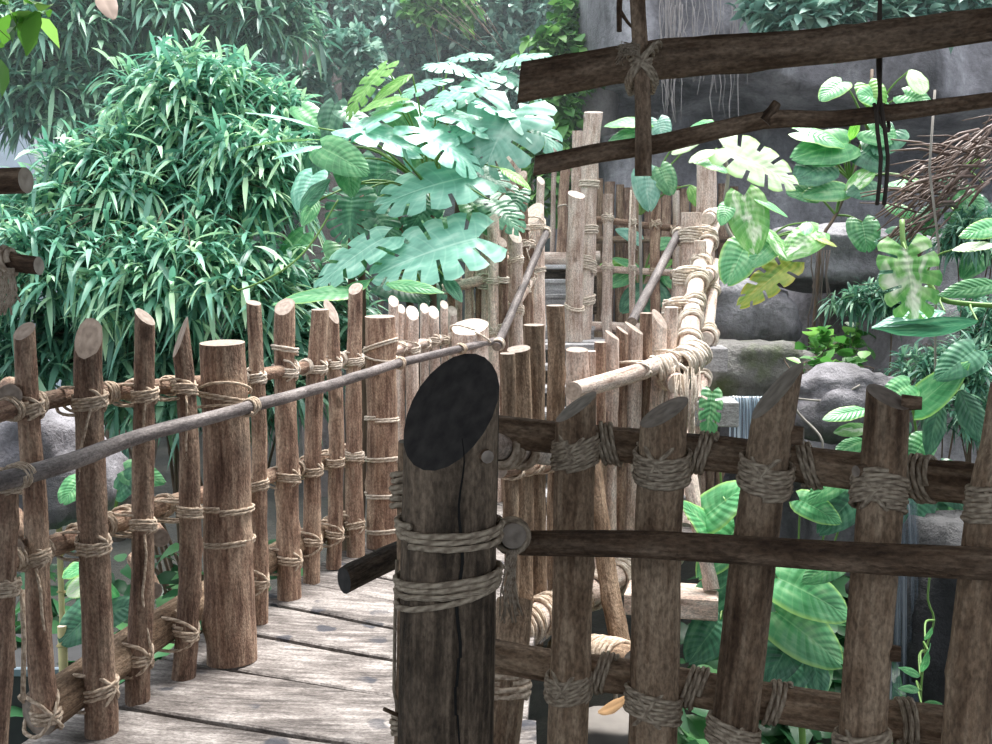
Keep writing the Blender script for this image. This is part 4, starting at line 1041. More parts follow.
far = [('fine-leaved blue-green tree in the far centre behind the split-leaf plant', [bl(330, 30, 15, 60, 60, .9), bl(400, 60, 15, 70, 70, .9), bl(380, 0, 15.4, 80, 50, .9), bl(330, 110, 15, 50, 50, .7), bl(345, 75, 12.9, 40, 45, .3), bl(290, 100, 12.9, 30, 35, .3)], 4),
       ('fine-leaved grey-green tree in the far centre beside the creeper-clad pillar', [bl(470, 40, 15.5, 60, 70, .9), bl(530, 20, 15.5, 50, 50, .9), bl(500, 90, 15.2, 60, 50, .8), bl(560, 0, 15.6, 60, 40, .8)], 5),
       ('fine-leaved dark tree in the far corner over the weeping tree', [bl(250, 60, 15, 60, 60, .8), bl(190, 10, 15.4, 80, 60, .8), bl(110, 40, 15.4, 70, 70, .8), bl(280, 10, 15.2, 60, 50, .8)], 6)]
for lb_, b, s in far:
    shrub('fine_leaved_tree', lb_, 'tree', b, 1500, 7, .19, .075, L_FAR, s, 'far trees', droop=.3, prof=OVAL, stems=4, trunk=.07)
shrub('creeper', 'bright round-leaved creeper hanging down the rock pillar behind the overhead logs', 'creeper',
      [bl(560, 70, 11.7, 38, 45, .35), bl(555, 130, 11.6, 36, 60, .35), bl(580, 30, 11.9, 30, 40, .3), bl(540, 190, 11.5, 40, 50, .35), bl(440, 10, 14.2, 35, 35, .4)], 700, 4, .15, .13, L_IVY, 7, droop=.5, prof=OVAL, stems=5)
shrub('hanging_shrub', 'blue-green leafy branches hanging over the rock face above the overhead logs', 'shrub',
      [bl(800, 20, 9.6, 50, 28, .4), bl(870, 15, 9.6, 50, 35, .4), bl(760, 10, 9.8, 30, 20, .3), bl(930, 5, 9.6, 60, 40, .4)], 300, 7, .20, .10, L_FAR, 8, droop=.35, prof=OVAL, stems=5, foot=P(850, -60, 10.6))
for (x, y, d, label, s) in ((840, 370, 6.3, 'small plant of round light green leaves on the rock behind the tallest slant-cut post', 9), (815, 372, 6.0, 'small clump of round bright leaves at the foot of the grey rock face', 12)):
    shrub('creeping_plant', label, 'plant', [bl(x, y, d, 26, 20, .15), bl(x + 8, y - 25, d + .3, 20, 18, .12)], 34, 2, .09, .09, L_IVY, s, droop=.2, prof=OVAL, stems=4, stem_r=.006, foot=P(x, y + 25, d + .1))
t = shrub('sprig', 'sprig of bright oval leaves dangling into the top corner over the weeping tree', 'sprig', [bl(15, 12, 3.6, 30, 16, .1), bl(8, 45, 3.6, 16, 12, .1), bl(45, 12, 3.6, 14, 10, .08)], 12, 2, .10, .075, L_BRIGHT, 11, droop=.7, prof=OVAL, stems=3, stem_r=.004, foot=P(-30, -30, 3.6))
# ferny mass at right edge and leafy fill below the rock ledge
shrub('fern', 'feathery dark fern spilling over the rock at the edge of the view', 'fern', [bl(965, 400, 5.6, 40, 60, .3), bl(985, 330, 5.8, 30, 40, .3), bl(930, 370, 5.9, 40, 25, .25)], 260, 10, .12, .018, L_TREE, 13, droop=.5, stems=6, stem_r=.01)
shrub('fern', 'low feathery fern on the rock wall above the dead fronds', 'fern', [bl(975, 235, 6.2, 35, 25, .25), bl(880, 300, 6.6, 50, 18, .2)], 160, 9, .14, .02, L_TREE, 14, droop=.5, stems=5, stem_r=.01)

# ------------------------------------------------------------------ broad leaves
PROFILE = dict(heart=([0, .12, .3, .55, .78, 1], [.72, 1, 1, .86, .58, .16]), oval=([0, .15, .4, .65, .85, 1], [.15, .7, 1, .88, .5, .1]), lance=([0, .15, .4, .7, 1], [.12, .7, 1, .75, .1]), split=([0, .12, .35, .6, .8, 1], [.8, 1.02, 1.0, .92, .7, .3]))
def blade(parent, base, tip, width, mat, kind='heart', normal=None, droop=.18, fold=.18, curl=.12, slits=0, seed=None, label=None, name='leaf', thick=False):
    s = nseed() if seed is None else seed; rnd = random.Random(s)
    base, tip = Vector(base), Vector(tip); ax = tip - base; L = ax.length; ax = ax.normalized()
    nr = Vector(normal if normal is not None else (rnd.uniform(-.25, .25), -.6, .75)); nr = (nr - ax * nr.dot(ax)).normalized(); sd_ = ax.cross(nr)
    us = []
    if slits:
        for k in range(slits):
            us += [(k + .10) / slits, (k + .36) / slits, (k + .64) / slits, (k + .90) / slits]
        us = [0.0] + us + [1.0]
    else: us = [i / 12 for i in range(13)]
    vs = [0, .16, .36, .56, .76, .9, 1]
    a0, a1 = (-50, 62) if kind in ('heart', 'split') else (5, 55)
    X, Y = PROFILE[kind]; W2 = width / 2; grid = {}; V = []; LC = []; rv = rnd.random()
    ph = rnd.uniform(0, 6)
    for side in (-1, 1):
        for i, u in enumerate(us):
            h = W2 * float(np.interp(u, X, Y)); a = math.radians(a0 + (a1 - a0) * u ** .8)
            if slits:
                ph_ = (u * slits) % 1.0
                if ph_ < .2 or ph_ > .8: h *= .93
            for j, v in enumerate(vs):
                if j == 0 and side == 1: grid[(1, i, 0)] = grid[(-1, i, 0)]; continue
                x = u * L * .90 + v * h * math.sin(a) + (L * .10 * u if True else 0); y = side * v * h * math.cos(a)
                z = fold * abs(y) - curl * (v ** 2.2) * h * 1.6 + .035 * W2 * math.sin(u * 17 + ph + side) * v
                q = x / L
                z -= droop * L * (q * q)
                V.append(base + ax * (x * (1 - .12 * droop * q)) + sd_ * y + nr * z); LC.append((u, side * v, rv)); grid[(side, i, j)] = len(V) - 1
    F = []
    for side in (-1, 1):
        for i in range(len(us) - 1):
            slit = slits and 0 < i < len(us) - 2 and (i % 4 == 0)
            for j in range(len(vs) - 1):
                if slit and j >= (2 if (i // 4) % 2 else 3): continue
                f = (grid[(side, i, j)], grid[(side, i + 1, j)], grid[(side, i + 1, j + 1)], grid[(side, i, j + 1)])
                F.append(f if side == 1 else f[::-1])
    mb = MB(); mb.add(V, F, LC); o = mb.build(name, mat, parent, base)
    if label: o['label'] = label
    return o
def leaf_px(parent, b, t_, w, d, mat, kind='heart', dt=None, root=None, **kw):
    B = P(b[0], b[1], d); T = P(t_[0], t_[1], dt if dt is not None else d - .12)
    o = blade(parent, B, T, w * d / FPX, mat, kind, **kw)
    if root is not None:
        mb = MB(); R_ = Vector(root); m = R_.lerp(B, .55) + Vector((0, .03, .12 * (B - R_).length))
        tube_geo(mb, catmull([R_, m, B], 9), .010 * d / 7, 6, taper=lambda s: 1 - .4 * s); mb.build('leaf_stalk', STEM_G, o)
    return o
# split-leaf plant behind the bend
c = P(425, 300, 7.4); mz = thing('split_leaf_plant', 'large split-leaf plant with broad shiny leaves over the bend of the fence', 'plant', (c.x, c.y, ground_h(c.x, c.y)))
crown = P(430, 190, 7.55); low = P(425, 290, 7.5)
mb = MB()
for (a, b) in ((P(425, 420, 7.6), P(430, 170, 7.6)), (P(440, 420, 7.7), P(395, 190, 7.7)), (P(415, 420, 7.7), P(460, 180, 7.8)), (P(350, 330, 7.4), P(360, 190, 7.6)), (P(330, 330, 7.4), P(352, 180, 7.5))):
    a.z = ground_h(a.x, a.y); tube_geo(mb, catmull([a, a.lerp(b, .5) + Vector((.05, 0, .1)), b], 14), .03, 8)
mb.build('stem', STEM_B, mz)
MON = [ # base, tip, width px, depth, mat, slits, normal
 ((478, 238), (376, 262), 74, 6.75, B_MON, 7, (-.05, -.75, .6)), ((384, 238), (314, 276), 52, 6.8, B_MON, 5, (-.3, -.6, .7)), ((474, 176), (380, 192), 66, 6.9, B_MON, 6, (-.1, -.7, .65)),
 ((420, 128), (478, 160), 60, 6.95, B_MON, 6, (.2, -.55, .8)), ((352, 128), (420, 142), 50, 6.9, B_MON, 4, (0, -.5, .9)), ((400, 108), (338, 132), 44, 7.0, B_MON, 5, (-.1, -.4, .9)), ((440, 112), (500, 128), 44, 7.1, B_MON, 5, (.1, -.4, .9)),
 ((318, 128), (248, 101), 26, 6.9, B_MON, 0, (0, -.3, 1)), ((322, 140), (240, 135), 22, 6.9, B_MONG, 0, (0, -.3, 1)), ((326, 146), (272, 150), 24, 6.8, B_MON, 0, (0, -.4, 1)),
 ((322, 148), (365, 168), 40, 6.7, B_GREEN, 0, (.1, -.9, .3)), ((512, 112), (486, 156), 84, 7.0, B_MON, 6, (-.1, -.75, .6)), ((520, 112), (556, 140), 50, 7.05, B_MON, 4, (.3, -.6, .7)), ((508, 118), (482, 100), 40, 7.1, B_MON, 4, (-.1, -.5, .8)),
 ((412, 74), (368, 97), 22, 7.3, B_MONG, 0, (-.2, -.6, .6)), ((386, 66), (342, 108), 34, 7.4, B_MONG, 7, (-.3, -.5, .8)), ((440, 80), (400, 92), 34, 7.5, B_MON, 6, (-.1, -.4, .9)), ((470, 72), (428, 60), 34, 7.7, B_MON, 7, (0, -.5, .8)),
 ((500, 66), (545, 48), 34, 7.8, B_MON, 8, (.1, -.5, .8)), ((490, 78), (450, 98), 38, 7.6, B_MON, 6, (0, -.5, .8)), ((500, 74), (540, 92), 30, 7.7, B_MON, 6, (.1, -.5, .8)), ((450, 60), (490, 50), 26, 7.9, B_MON, 6, (0, -.5, .8)),
 ((300, 210), (325, 178), 22, 7.0, B_DEEP, 0, (-.2, -.9, .3)), ((318, 200), (302, 222), 20, 7.0, B_GREEN, 0, (0, -.9, .3)), ((352, 196), (348, 234), 46, 7.1, B_DEEP, 8, (0, -.8, .5)), ((368, 205), (395, 236), 34, 7.1, B_DEEP, 6, (.2, -.8, .5)),
 ((352, 292), (272, 293), 30, 6.6, B_EDGE, 0, (0, -.5, .85)), ((386, 284), (442, 286), 20, 6.6, B_EDGE, 0, (0, -.7, .6)), ((444, 276), (462, 298), 18, 6.7, B_DEEP, 0, (.2, -.8, .4)), ((370, 280), (335, 295), 24, 6.7, B_EDGE, 0, (0, -.5, .85)),
 ((500, 168), (532, 184), 16, 6.8, B_MONG, 0, (.1, -.6, .7)), ((468, 168), (505, 180), 40, 7.1, B_MON, 4, (.1, -.6, .8)), ((490, 200), (520, 225), 36, 7.2, B_DEEP, 6, (.2, -.7, .6)), ((470, 205), (495, 232), 30, 7.2, B_GREEN, 0, (.2, -.7, .6)),
 ((460, 90), (425, 110), 40, 7.2, B_MON, 5, (-.1, -.4, .9)), ((400, 98), (360, 104), 30, 7.1, B_MONG, 0, (-.1, -.4, .9)), ((480, 120), (440, 138), 42, 7.1, B_MON, 5, (0, -.5, .9)), ((345, 160), (352, 192), 30, 6.9, B_GREEN, 0, (.1, -.9, .3)),
 ((520, 190), (512, 216), 22, 7.4, B_DEEP, 5, (.1, -.8, .5)), ((430, 200), (410, 226), 34, 7.2, B_DEEP, 5, (.1, -.8, .5))]
for b, t_, w, d, m, sl_, nrm in MON:
    leaf_px(mz, b, t_, w * (1.15 if sl_ > 3 else 1), d, m, 'split' if sl_ > 3 else ('lance' if w < 28 else 'heart'), dt=d - .15, root=(crown if b[1] < 215 else low), slits=sl_, normal=nrm, droop=.16)
rngl = random.Random(77)
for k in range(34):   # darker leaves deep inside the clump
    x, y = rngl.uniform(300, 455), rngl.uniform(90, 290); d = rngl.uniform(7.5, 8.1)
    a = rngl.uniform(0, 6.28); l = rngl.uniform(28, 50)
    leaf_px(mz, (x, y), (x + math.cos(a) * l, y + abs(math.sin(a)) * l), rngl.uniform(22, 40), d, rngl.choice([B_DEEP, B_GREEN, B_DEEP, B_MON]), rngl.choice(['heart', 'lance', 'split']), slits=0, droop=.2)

def vine_plant(label, root_px, d, leaves, name='pothos_vine', cat='plant', trail=None, stem_mat=None):
    r = P(root_px[0], root_px[1], d); t = thing(name, label, cat, r)
    if trail:
        mb = MB(); tube_geo(mb, catmull([P(x, y, q) for x, y, q in trail], 24), .013 if d > 4 else .004, 7); mb.build('stem', stem_mat or STEM_B, t)
    else:
        g = Vector((r.x + .05, r.y + .1, ground_h(r.x, r.y) - .05)); mb = MB(); tube_geo(mb, catmull([g, g.lerp(r, .5) + Vector((.03, 0, 0)), r], 12), .016, 7); mb.build('stem', stem_mat or STEM_G, t)
    for L_ in leaves:
        b, t_, w, m, kind, sl_, nrm = (list(L_) + ['heart', 0, None])[:7] if len(L_) == 4 else L_
        dd = d - .15
        leaf_px(t, b, t_, w, dd, m, kind, dt=dd - .1, root=r if trail is None else min((P(x, y, q) for x, y, q in trail), key=lambda p: (p - P(b[0], b[1], dd)).length), slits=sl_, normal=nrm, droop=.15)
    return t
N1 = (-.1, -.85, .45); N2 = (.1, -.6, .75)
vine_plant('climbing plant with large pale leaves just right of the pale stair post', (735, 240), 6.2,
           [((724, 148), (797, 178), 50, B_WHITE, 'split', 5, N1), ((744, 196), (757, 250), 44, B_VAR, 'heart', 0, N1), ((818, 232), (783, 254), 34, B_VAR, 'heart', 0, N1), ((765, 228), (790, 256), 22, B_VAR, 'oval', 0, N2),
            ((745, 246), (728, 280), 40, B_EDGE, 'heart', 0, N1), ((792, 262), (742, 300), 34, B_YEL, 'split', 5, N1), ((775, 240), (750, 264), 28, B_EDGE, 'heart', 0, N1), ((752, 197), (790, 212), 14, B_EDGE, 'lance', 0, N2), ((810, 236), (838, 243), 11, B_YEL, 'oval', 0, N2), ((808, 222), (806, 232), 16, B_EDGE, 'oval', 0, N1),
            ((715, 150), (690, 158), 16, B_WHITE, 'oval', 0, N2), ((700, 160), (728, 168), 22, B_EDGE, 'heart', 0, N2), ((728, 205), (722, 222), 18, B_GREEN, 'heart', 0, N1)],
           trail=[(704, 165, 6.4), (722, 158, 6.3), (728, 175, 6.3), (724, 215, 6.3), (735, 240, 6.2), (760, 245, 6.2)], stem_mat=VINE)
vine_plant('climbing plant with marbled green leaves high on the rock ledge below the branch-like log', (835, 190), 7.0,
           [((848, 143), (796, 152), 44, B_GREEN, 'heart', 0, N1), ((800, 132), (845, 140), 36, B_EDGE, 'heart', 0, N2), ((844, 190), (804, 192), 26, B_EDGE, 'heart', 0, N1), ((846, 192), (874, 166), 22, B_VAR, 'oval', 0, N1), ((862, 222), (868, 248), 34, B_GREEN, 'heart', 0, N1),
            ((930, 184), (888, 179), 18, B_EDGE, 'oval', 0, N2), ((850, 140), (858, 120), 12, B_MONG, 'lance', 0, N1), ((870, 130), (892, 138), 34, B_GREEN, 'heart', 0, N1), ((862, 150), (885, 165), 36, B_DEEP, 'heart', 0, N1), ((825, 165), (800, 176), 40, B_DEEP, 'heart', 0, N1), ((880, 190), (850, 190), 26, B_DEEP, 'heart', 0, N1),
            ((885, 100), (862, 92), 34, B_EDGE, 'heart', 0, N1), ((905, 95), (930, 105), 30, B_GREEN, 'heart', 0, N1), ((842, 82), (822, 96), 26, B_EDGE, 'heart', 0, N2), ((868, 85), (880, 108), 30, B_MONG, 'heart', 0, N1), ((895, 130), (878, 150), 34, B_DEEP, 'heart', 0, N1), ((815, 195), (790, 190), 22, B_GREEN, 'heart', 0, N1), ((910, 70), (925, 90), 24, B_WHITE, 'oval', 0, N1), ((840, 150), (815, 160), 30, B_GREEN, 'heart', 0, N1)],
           trail=[(872, 70, 7.4), (868, 130, 7.2), (850, 180, 7.0), (836, 215, 6.9), (822, 240, 6.8), (817, 290, 6.8), (812, 345, 6.8)])
vine_plant('climbing plant with one big variegated split leaf hanging in front of the dark ledge', (955, 302), 4.6,
           [((906, 250), (918, 316), 62, B_VAR, 'split', 6, (-.1, -.9, .3)), ((952, 250), (994, 240), 22, B_WHITE, 'oval', 0, N2), ((978, 322), (880, 340), 34, B_DEEP, 'lance', 0, (0, -.5, -.5)), ((1000, 284), (944, 290), 26, B_GREEN, 'lance', 0, N1), ((945, 312), (876, 318), 24, B_MON, 'lance', 0, N2), ((1000, 226), (965, 232), 24, B_EDGE, 'heart', 0, N1)],
           trail=[(1010, 306, 4.5), (970, 304, 4.6), (940, 298, 4.6), (925, 275, 4.65), (905, 248, 4.7), (902, 220, 4.75)], stem_mat=STEM_G)
vine_plant('trailing plant with dark round leaves on the rock face over the variegated leaf', (925, 235), 6.6,
           [((890, 236), (918, 238), 26, B_DEEP, 'heart', 0, N1), ((885, 206), (918, 214), 18, B_EDGE, 'oval', 0, N1), ((938, 208), (915, 218), 18, B_DEEP, 'heart', 0, N1), ((905, 252), (880, 240), 26, B_DEEP, 'heart', 0, N1), ((950, 190), (985, 205), 32, B_GREEN, 'heart', 0, N1), ((960, 165), (990, 160), 16, B_MONG, 'lance', 0, N1), ((955, 212), (985, 228), 28, B_GREEN, 'heart', 0, N1), ((940, 175), (965, 185), 20, B_DEEP, 'heart', 0, N1), ((972, 225), (945, 250), 34, B_DEEP, 'heart', 0, N1), ((985, 245), (965, 275), 30, B_GREEN, 'heart', 0, N1), ((915, 218), (940, 232), 24, B_GREEN, 'heart', 0, N1), ((968, 200), (992, 218), 30, B_DEEP, 'heart', 0, N1), ((905, 265), (880, 280), 24, B_DEEP, 'heart', 0, N1)],
           trail=[(985, 185, 6.5), (950, 205, 6.6), (925, 235, 6.6), (918, 262, 6.6)])
vine_plant('big plain-leaved plant behind the rope-tied post second from the edge', (920, 455), 4.9,
           [((915, 408), (968, 362), 34, B_EDGE, 'heart', 0, N1), ((940, 400), (930, 455), 26, B_DEEP, 'lance', 0, N1), ((960, 390), (985, 440), 34, B_DEEP, 'lance', 0, N1), ((900, 420), (872, 440), 34, B_DEEP, 'heart', 0, N1), ((868, 410), (826, 414), 22, B_EDGE, 'oval', 0, N2), ((870, 428), (838, 430), 18, B_VAR, 'oval', 0, N1), ((865, 440), (838, 452), 22, B_GREEN, 'oval', 0, N1), ((910, 385), (885, 400), 30, B_GREEN, 'heart', 0, N1), ((975, 350), (940, 375), 36, B_DEEP, 'heart', 0, N1), ((925, 440), (905, 470), 30, B_GREEN, 'heart', 0, N1), ((905, 480), (880, 510), 36, B_DEEP, 'heart', 0, N1), ((940, 470), (965, 505), 40, B_DEEP, 'heart', 0, N1), ((960, 480), (990, 520), 36, B_GREEN, 'heart', 0, N1), ((920, 490), (915, 530), 36, B_DEEP, 'heart', 0, N1), ((925, 502), (958, 545), 44, B_DEEP, 'heart', 0, N1), ((962, 505), (985, 552), 44, B_DEEP, 'heart', 0, N1), ((950, 500), (925, 540), 30, B_GREEN, 'heart', 0, N1)])
vine_plant('bright large-leaved plant low between the first and second slant-cut posts', (730, 600), 4.9,
           [((700, 520), (748, 480), 44, B_EDGE, 'heart', 0, N2), ((720, 545), (690, 500), 36, B_EDGE, 'heart', 0, N2), ((735, 530), (700, 575), 40, B_EDGE, 'heart', 0, N1), ((705, 600), (745, 570), 36, B_DEEP, 'heart', 0, N1), ((720, 620), (690, 660), 44, B_DEEP, 'heart', 0, N1), ((712, 392), (708, 436), 24, B_GREEN, 'split', 5, N1), ((735, 492), (760, 520), 34, B_EDGE, 'heart', 0, N2)])
vine_plant('plant with two big ribbed bright leaves below the second nearest rail', (800, 680), 4.5,
           [((778, 578), (852, 612), 58, B_EDGE, 'heart', 0, (0, -.75, .65)), ((776, 612), (846, 662), 60, B_EDGE, 'heart', 0, (0, -.8, .55)), ((800, 660), (778, 700), 34, B_DEEP, 'heart', 0, N1), ((812, 650), (822, 700), 30, B_DEEP, 'lance', 0, N1), ((790, 640), (770, 680), 40, B_DEEP, 'heart', 0, N1), ((840, 560), (806, 580), 28, B_GREEN, 'heart', 0, N1), ((845, 470), (812, 500), 30, B_GREEN, 'heart', 0, N1), ((860, 490), (822, 530), 40, B_DEEP, 'heart', 0, N1), ((800, 500), (840, 520), 30, B_EDGE, 'heart', 0, N1)])
vine_plant('sprig of small oval leaves in front of the dark hollow by the lower waterfall', (922, 700), 3.6,
           [((920, 676), (905, 668), 10, B_GREEN, 'oval', 0, N1), ((922, 672), (930, 656), 10, B_GREEN, 'oval', 0, N1), ((919, 690), (904, 688), 10, B_GREEN, 'oval', 0, N1), ((922, 706), (938, 704), 11, B_GREEN, 'oval', 0, N1), ((925, 640), (934, 632), 8, B_GREEN, 'oval', 0, N1), ((928, 650), (935, 645), 8, B_GREEN, 'oval', 0, N1)],
           trail=[(930, 572, 3.6), (928, 600, 3.6), (934, 620, 3.6), (926, 650, 3.6), (921, 690, 3.6), (922, 730, 3.6)], stem_mat=STEM_G)
vine_plant('broad-leaved plant low behind the fence by the bamboo stakes', (95, 640), 4.9,
           [((92, 560), (62, 575), 22, B_EDGE, 'lance', 0, N2), ((100, 575), (66, 592), 30, B_WHITE, 'lance', 0, N2), ((95, 610), (60, 640), 44, B_DEEP, 'heart', 0, N1), ((100, 620), (135, 600), 30, B_DEEP, 'heart', 0, N1), ((80, 480), (62, 500), 30, B_GREEN, 'heart', 0, N1), ((118, 490), (140, 470), 30, B_DEEP, 'heart', 0, N1), ((125, 470), (160, 480), 28, B_GREEN, 'heart', 0, N1), ((110, 600), (90, 575), 24, B_GREEN, 'heart', 0, N1)])
vine_plant('small-leaved plant seen between the lattice fence bars', (640, 290), 10.2,
           [((640, 270), (615, 255), 18, B_EDGE, 'heart', 0, N2), ((630, 275), (605, 285), 18, B_GREEN, 'heart', 0, N1), ((650, 270), (672, 258), 20, B_MONG, 'heart', 0, N2), ((640, 290), (622, 310), 24, B_DEEP, 'heart', 0, N1), ((650, 285), (670, 305), 24, B_DEEP, 'heart', 0, N1), ((620, 262), (596, 266), 14, B_MONG, 'heart', 0, N2), ((640, 240), (618, 228), 16, B_MON, 'heart', 0, N1), ((655, 245), (680, 240), 16, B_GREEN, 'heart', 0, N1), ((668, 275), (690, 290), 22, B_GREEN, 'heart', 0, N1), ((640, 300), (660, 325), 22, B_DEEP, 'heart', 0, N1)])
vine_plant('round blue-green leaves peeping between the two overhead logs by the upright stick', (640, 215), 9.0,
           [((645, 172), (650, 208), 30, B_MON, 'heart', 0, N1), ((660, 168), (672, 192), 26, B_GREEN, 'heart', 0, N1), ((648, 122), (606, 120), 22, B_EDGE, 'heart', 0, N2), ((640, 132), (610, 138), 18, B_GREEN, 'heart', 0, N1), ((658, 120), (664, 138), 24, B_MON, 'heart', 0, N1), ((690, 128), (712, 118), 18, B_EDGE, 'oval', 0, N2), ((700, 140), (672, 150), 18, B_WHITE, 'oval', 0, N2), ((690, 185), (700, 205), 18, B_MONG, 'lance', 0, N1)], stem_mat=VINE)
# dark low growth on the ground under the bridge on both sides
def undergrowth(label, n, region, seed, mats, wmin=.10, wmax=.22):
    mb = MB(); rnd = random.Random(seed); rng = np.random.default_rng(seed)
    base = []; D = []
    for k in range(n):
        x, y, z = region(rnd); base.append((x, y, z)); a = rnd.uniform(0, 6.28); D.append((math.cos(a), math.sin(a) - .2, rnd.uniform(-.1, .7)))
    base = np.array(base); D = unit(np.array(D)); W = rng.uniform(wmin, wmax, n)
    leaves_geo(mb, base, D, W * 1.7, W, rng, .6, prof=(.5, 1, .95, .6, .0)); o = mb.build('undergrowth', mats); tag(o, label, 'undergrowth', None, 'stuff'); return o
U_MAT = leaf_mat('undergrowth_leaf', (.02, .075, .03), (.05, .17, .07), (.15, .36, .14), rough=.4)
def reg_left(r):
    y = r.uniform(3.6, 8.5); x = r.uniform(-4.2, -1.55 + max(0, y - 4) * .22); return x, y, ground_h(x, y) + r.uniform(0, .75) * (1 if y < 5 else 1.5)
def reg_right(r):
    y = r.uniform(4.3, 8.5); x = r.uniform(.75 + max(0, (y - 4.6)) * .33, 3.4); return x, y, ground_h(x, y) + r.uniform(0, .95)
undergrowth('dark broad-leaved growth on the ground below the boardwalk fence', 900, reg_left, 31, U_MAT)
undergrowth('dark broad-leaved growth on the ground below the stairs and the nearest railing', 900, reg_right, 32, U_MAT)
# dead fronds heaped on the rock
t = thing('dead_frond_heap', 'brown heap of dead hanging fronds over the rock by the branch-like log', 'dead fronds', P(930, 190, 6.3))
mb = MB(); rnd = random.Random(9)
for k in range(170):
    s = rnd.random(); x = 915 + 95 * s + rnd.uniform(-10, 20); y = 205 - 75 * s + rnd.uniform(-28, 26); l = rnd.uniform(25, 66); a = rnd.uniform(-.95, -.35) if rnd.random() < .75 else rnd.uniform(-.2, .25)
    d = rnd.uniform(6.0, 6.4); p = [P(x, y, d), P(x - l * .5 * math.cos(a), y - l * .5 * math.sin(a) - 4, d - .05), P(x - l * math.cos(a), y - l * math.sin(a), d - .02)]
    tube_geo(mb, p, rnd.uniform(.004, .014), 5, taper=lambda s: 1 - .6 * s)
mb.build('frond', L_DRY, t)['kind'] = 'stuff'
# vine loop on the lower overhead log
mb = MB()
for o_ in (-3, 4): tube_geo(mb, catmull([P(880, -15, 2.3), P(879 + o_ * .4, 60, 2.26), P(880, 95, 2.04), P(879 + o_, 118, 1.97), P(884 + o_, 160, 2.0), P(880 + o_, 205, 2.0)], 16), .0042, 6)
tube_geo(mb, catmull([P(874, 104, 2.0), P(880, 122, 1.975), P(889, 130, 2.0), P(884, 105, 2.06), P(876, 112, 1.99)], 14), .0042, 6)
tag(mb.build('hanging_vine', plain_mat('dark_vine', (.06, .045, .035), .8)), 'twisted dark vine looped over the branch-like overhead log', 'vine')
tag(hang('x', [(935, 90, 560, 4.9)], .006, VINE, 'hanging_vine', 'vine'), 'single thin pale vine hanging straight down before the far right plants', 'vine')
hang('bundle of thin dark roots trailing down the rock face under the marbled plant', [(812 + k * 3, 250, 350 + k * 9, 6.75) for k in range(7)], .006, plain_mat('dark_root', (.10, .08, .07), .9), 'trailing_roots', 'roots')['kind'] = 'stuff'
mb = MB(); tube_geo(mb, catmull([P(338, 200, 6.9), P(310, 245, 6.8), P(280, 272, 6.7), P(240, 290, 6.7), P(232, 286, 6.7)], 20), .008, 6)
tag(mb.build('tendril', STEM_G), 'thin looping green tendril in front of the drooping shrub', 'vine')
t = thing('dry_leaf', 'dead pale leaf dangling before the weeping tree', 'leaf', P(108, 14, 6)); blade(t, P(104, -2, 6), P(112, 14, 5.9), .13, L_DRY, 'heart', name='blade'); mb = MB(); tube_geo(mb, [P(104, -2, 6), P(100, -30, 6)], .003, 5); mb.build('leaf_stalk', STEM_B, t)
mb = MB(); tube_geo(mb, catmull([P(782, 392, 5.3), P(800, 415, 5.3), P(822, 440, 5.2), P(818, 470, 5.2)], 14), .007, 6); tube_geo(mb, catmull([P(860, 385, 5.4), P(830, 400, 5.4), P(790, 398, 5.4)], 10), .006, 6)
tag(mb.build('bare_twig', VINE), 'bare twig crossing the rock between the tallest and second slant-cut posts', 'twig')
# things behind the fence at the left
for (x, y0, y1, d, r, lb_) in ((160 / 2.765, 497, 600, 5.3, .016, 'thin pale bamboo stake, the shorter of two behind the fence'), (62, 626, 760, 4.7, .022, 'thick cream bamboo stake behind the second fence pole')):
    t = thing('bamboo_stake', lb_, 'stake', P(x, y1, d), 'bamboo stakes'); a = P(x, y0, d); b = Vector((a.x, a.y, ground_h(a.x, a.y) - .05)); mb = MB(); n = 40; pts = catmull([b, a], n)
    log_geo(mb, [b, a], [r, r], UPC, None, nseed(), 12, .03, .01, .001, 0); mb.build('cane', [BAMB, BAMB], t) if False else mb.build('cane', [plain_mat('bamboo_cream', (.70, .62, .32), .5), CUT_PALE], t)
    for q in range(6):
        z = a.z - .10 - q * .22; mb = MB(); c_ = Vector((a.x, a.y, z)); coil(mb, c_, Vector((0, 0, 1)), r, 1, .005); mb.build('node', plain_mat('bamboo_node', (.5, .42, .2), .6), t)
t = thing('plastic_pipe', 'white and blue plastic pipe standing beside the thick cream stake', 'pipe', P(90, 640, 4.8)); a = P(86, 560, 4.9); b = P(98, 760, 4.7); b2 = Vector((b.x, b.y, ground_h(b.x, b.y)))
mb = MB(); tube_geo(mb, [b2, b, a], .02, 10); mb.build('pipe', plain_mat('pipe_blue', (.45, .52, .85), .4, var=.1), t)
t = thing('planter_box', 'dark metal-framed box in the shade behind the first fence poles', 'box', P(35, 560, 5.6))
c = P(30, 560, 5.8); c.z = ground_h(c.x, c.y) + .55
mb = MB(); box_geo(mb, c, Vector((.45, 0, 0)), Vector((0, .3, 0)), Vector((0, 0, .55)), seed=3); mb.build('box', plain_mat('box_dark', (.03, .03, .032), .7), t)
for (ox, oz, hx, hz) in ((-.42, 0, .025, .56), (.42, 0, .025, .56), (0, .54, .45, .025), (0, -.1, .45, .02)):
    mb = MB(); box_geo(mb, c + Vector((ox, -.31, oz)), Vector((hx, 0, 0)), Vector((0, .015, 0)), Vector((0, 0, hz)), seed=4); mb.build('frame_bar', plain_mat('frame_blue', (.16, .21, .25), .5), t)
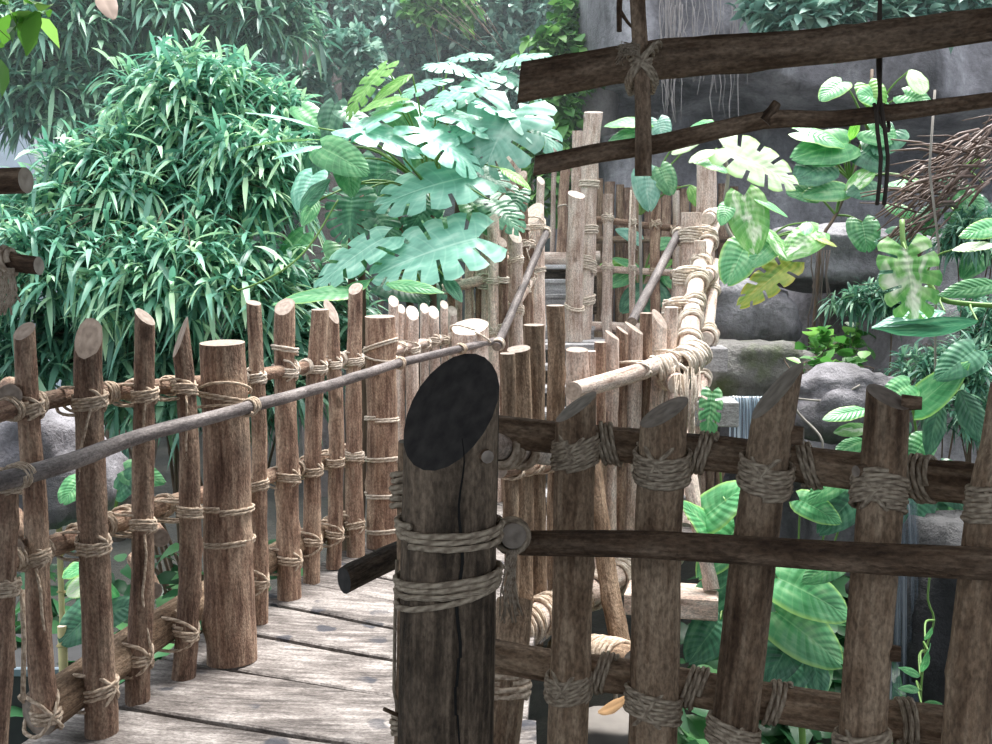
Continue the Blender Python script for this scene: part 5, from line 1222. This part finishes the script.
# the white building corner behind the trees
def house():
    mb = MB(); c = P(20, 130, 14.5); box_geo(mb, Vector((c.x - .6, c.y + .5, 1.5)), Vector((1.3, 0, 0)), Vector((0, .5, 0)), Vector((0, 0, 3.4)), seed=9)
    o = mb.build('wall_left', plain_mat('painted_wall', (.50, .58, .66), .6, var=.06)); o['kind'] = 'structure'
    mb = MB(); c = P(41, 125, 14.0); box_geo(mb, Vector((c.x, c.y - .06, c.z)), Vector((.07, 0, 0)), Vector((0, .03, 0)), Vector((0, 0, .8)), seed=10); o = mb.build('trim_1', plain_mat('white_trim', (.75, .78, .8), .5, var=.05)); o['kind'] = 'structure'
house()
# dark green leafy slope closing the view behind the far trees
def slope(u, v):
    x = -18 + 22 * u; z = -2.5 + 13 * v; return Vector((x, 18.5 - .15 * abs(x) + .5 * fbm(Vector((x * .3, z * .3, 2))), z))
grid_surface('wall_far', slope, 60, 40, rock_mat('dark_green_bank', (.03, .05, .045), (.07, .10, .09), (.14, .19, .17), streak=False))
# a fallen leaf and a pale stone under the nearest rail
t = thing('dry_leaf', 'curled orange-brown fallen leaf lying under the nearest railing', 'leaf', P(612, 706, 3.6)); blade(t, P(598, 712, 3.6), P(634, 702, 3.5), .07, plain_mat('orange_leaf', (.45, .27, .13), .6), 'oval', droop=-.2, name='blade')
boulder('pale flat stone under the fallen leaf below the nearest railing', P(606, 728, 3.75), .12, plain_mat('pale_stone', (.15, .135, .12), .8), 15, 'rocks', sq=(1.4, 1, .5), sub=3)
sc.cycles.use_denoising = True
# thin warm-house mist in the far half of the hall
mb = MB(); box_geo(mb, Vector((0, 13.0, 3.2)), Vector((17, 0, 0)), Vector((0, 5.2, 0)), Vector((0, 0, 5.2)))
hm = bpy.data.materials.new('mist'); hm.use_nodes = True; ht = hm.node_tree; ht.nodes.clear()
ho = ht.nodes.new('ShaderNodeOutputMaterial'); hv_ = ht.nodes.new('ShaderNodeVolumePrincipled'); hv_.inputs['Density'].default_value = .009; hv_.inputs['Color'].default_value = (.86, .95, 1, 1); hv_.inputs['Anisotropy'].default_value = .2
ht.links.new(hv_.outputs[0], ho.inputs['Volume'])
o = mb.build('mist', hm); tag(o, 'faint pale mist filling the far half of the planted hall', 'mist', None, 'stuff')
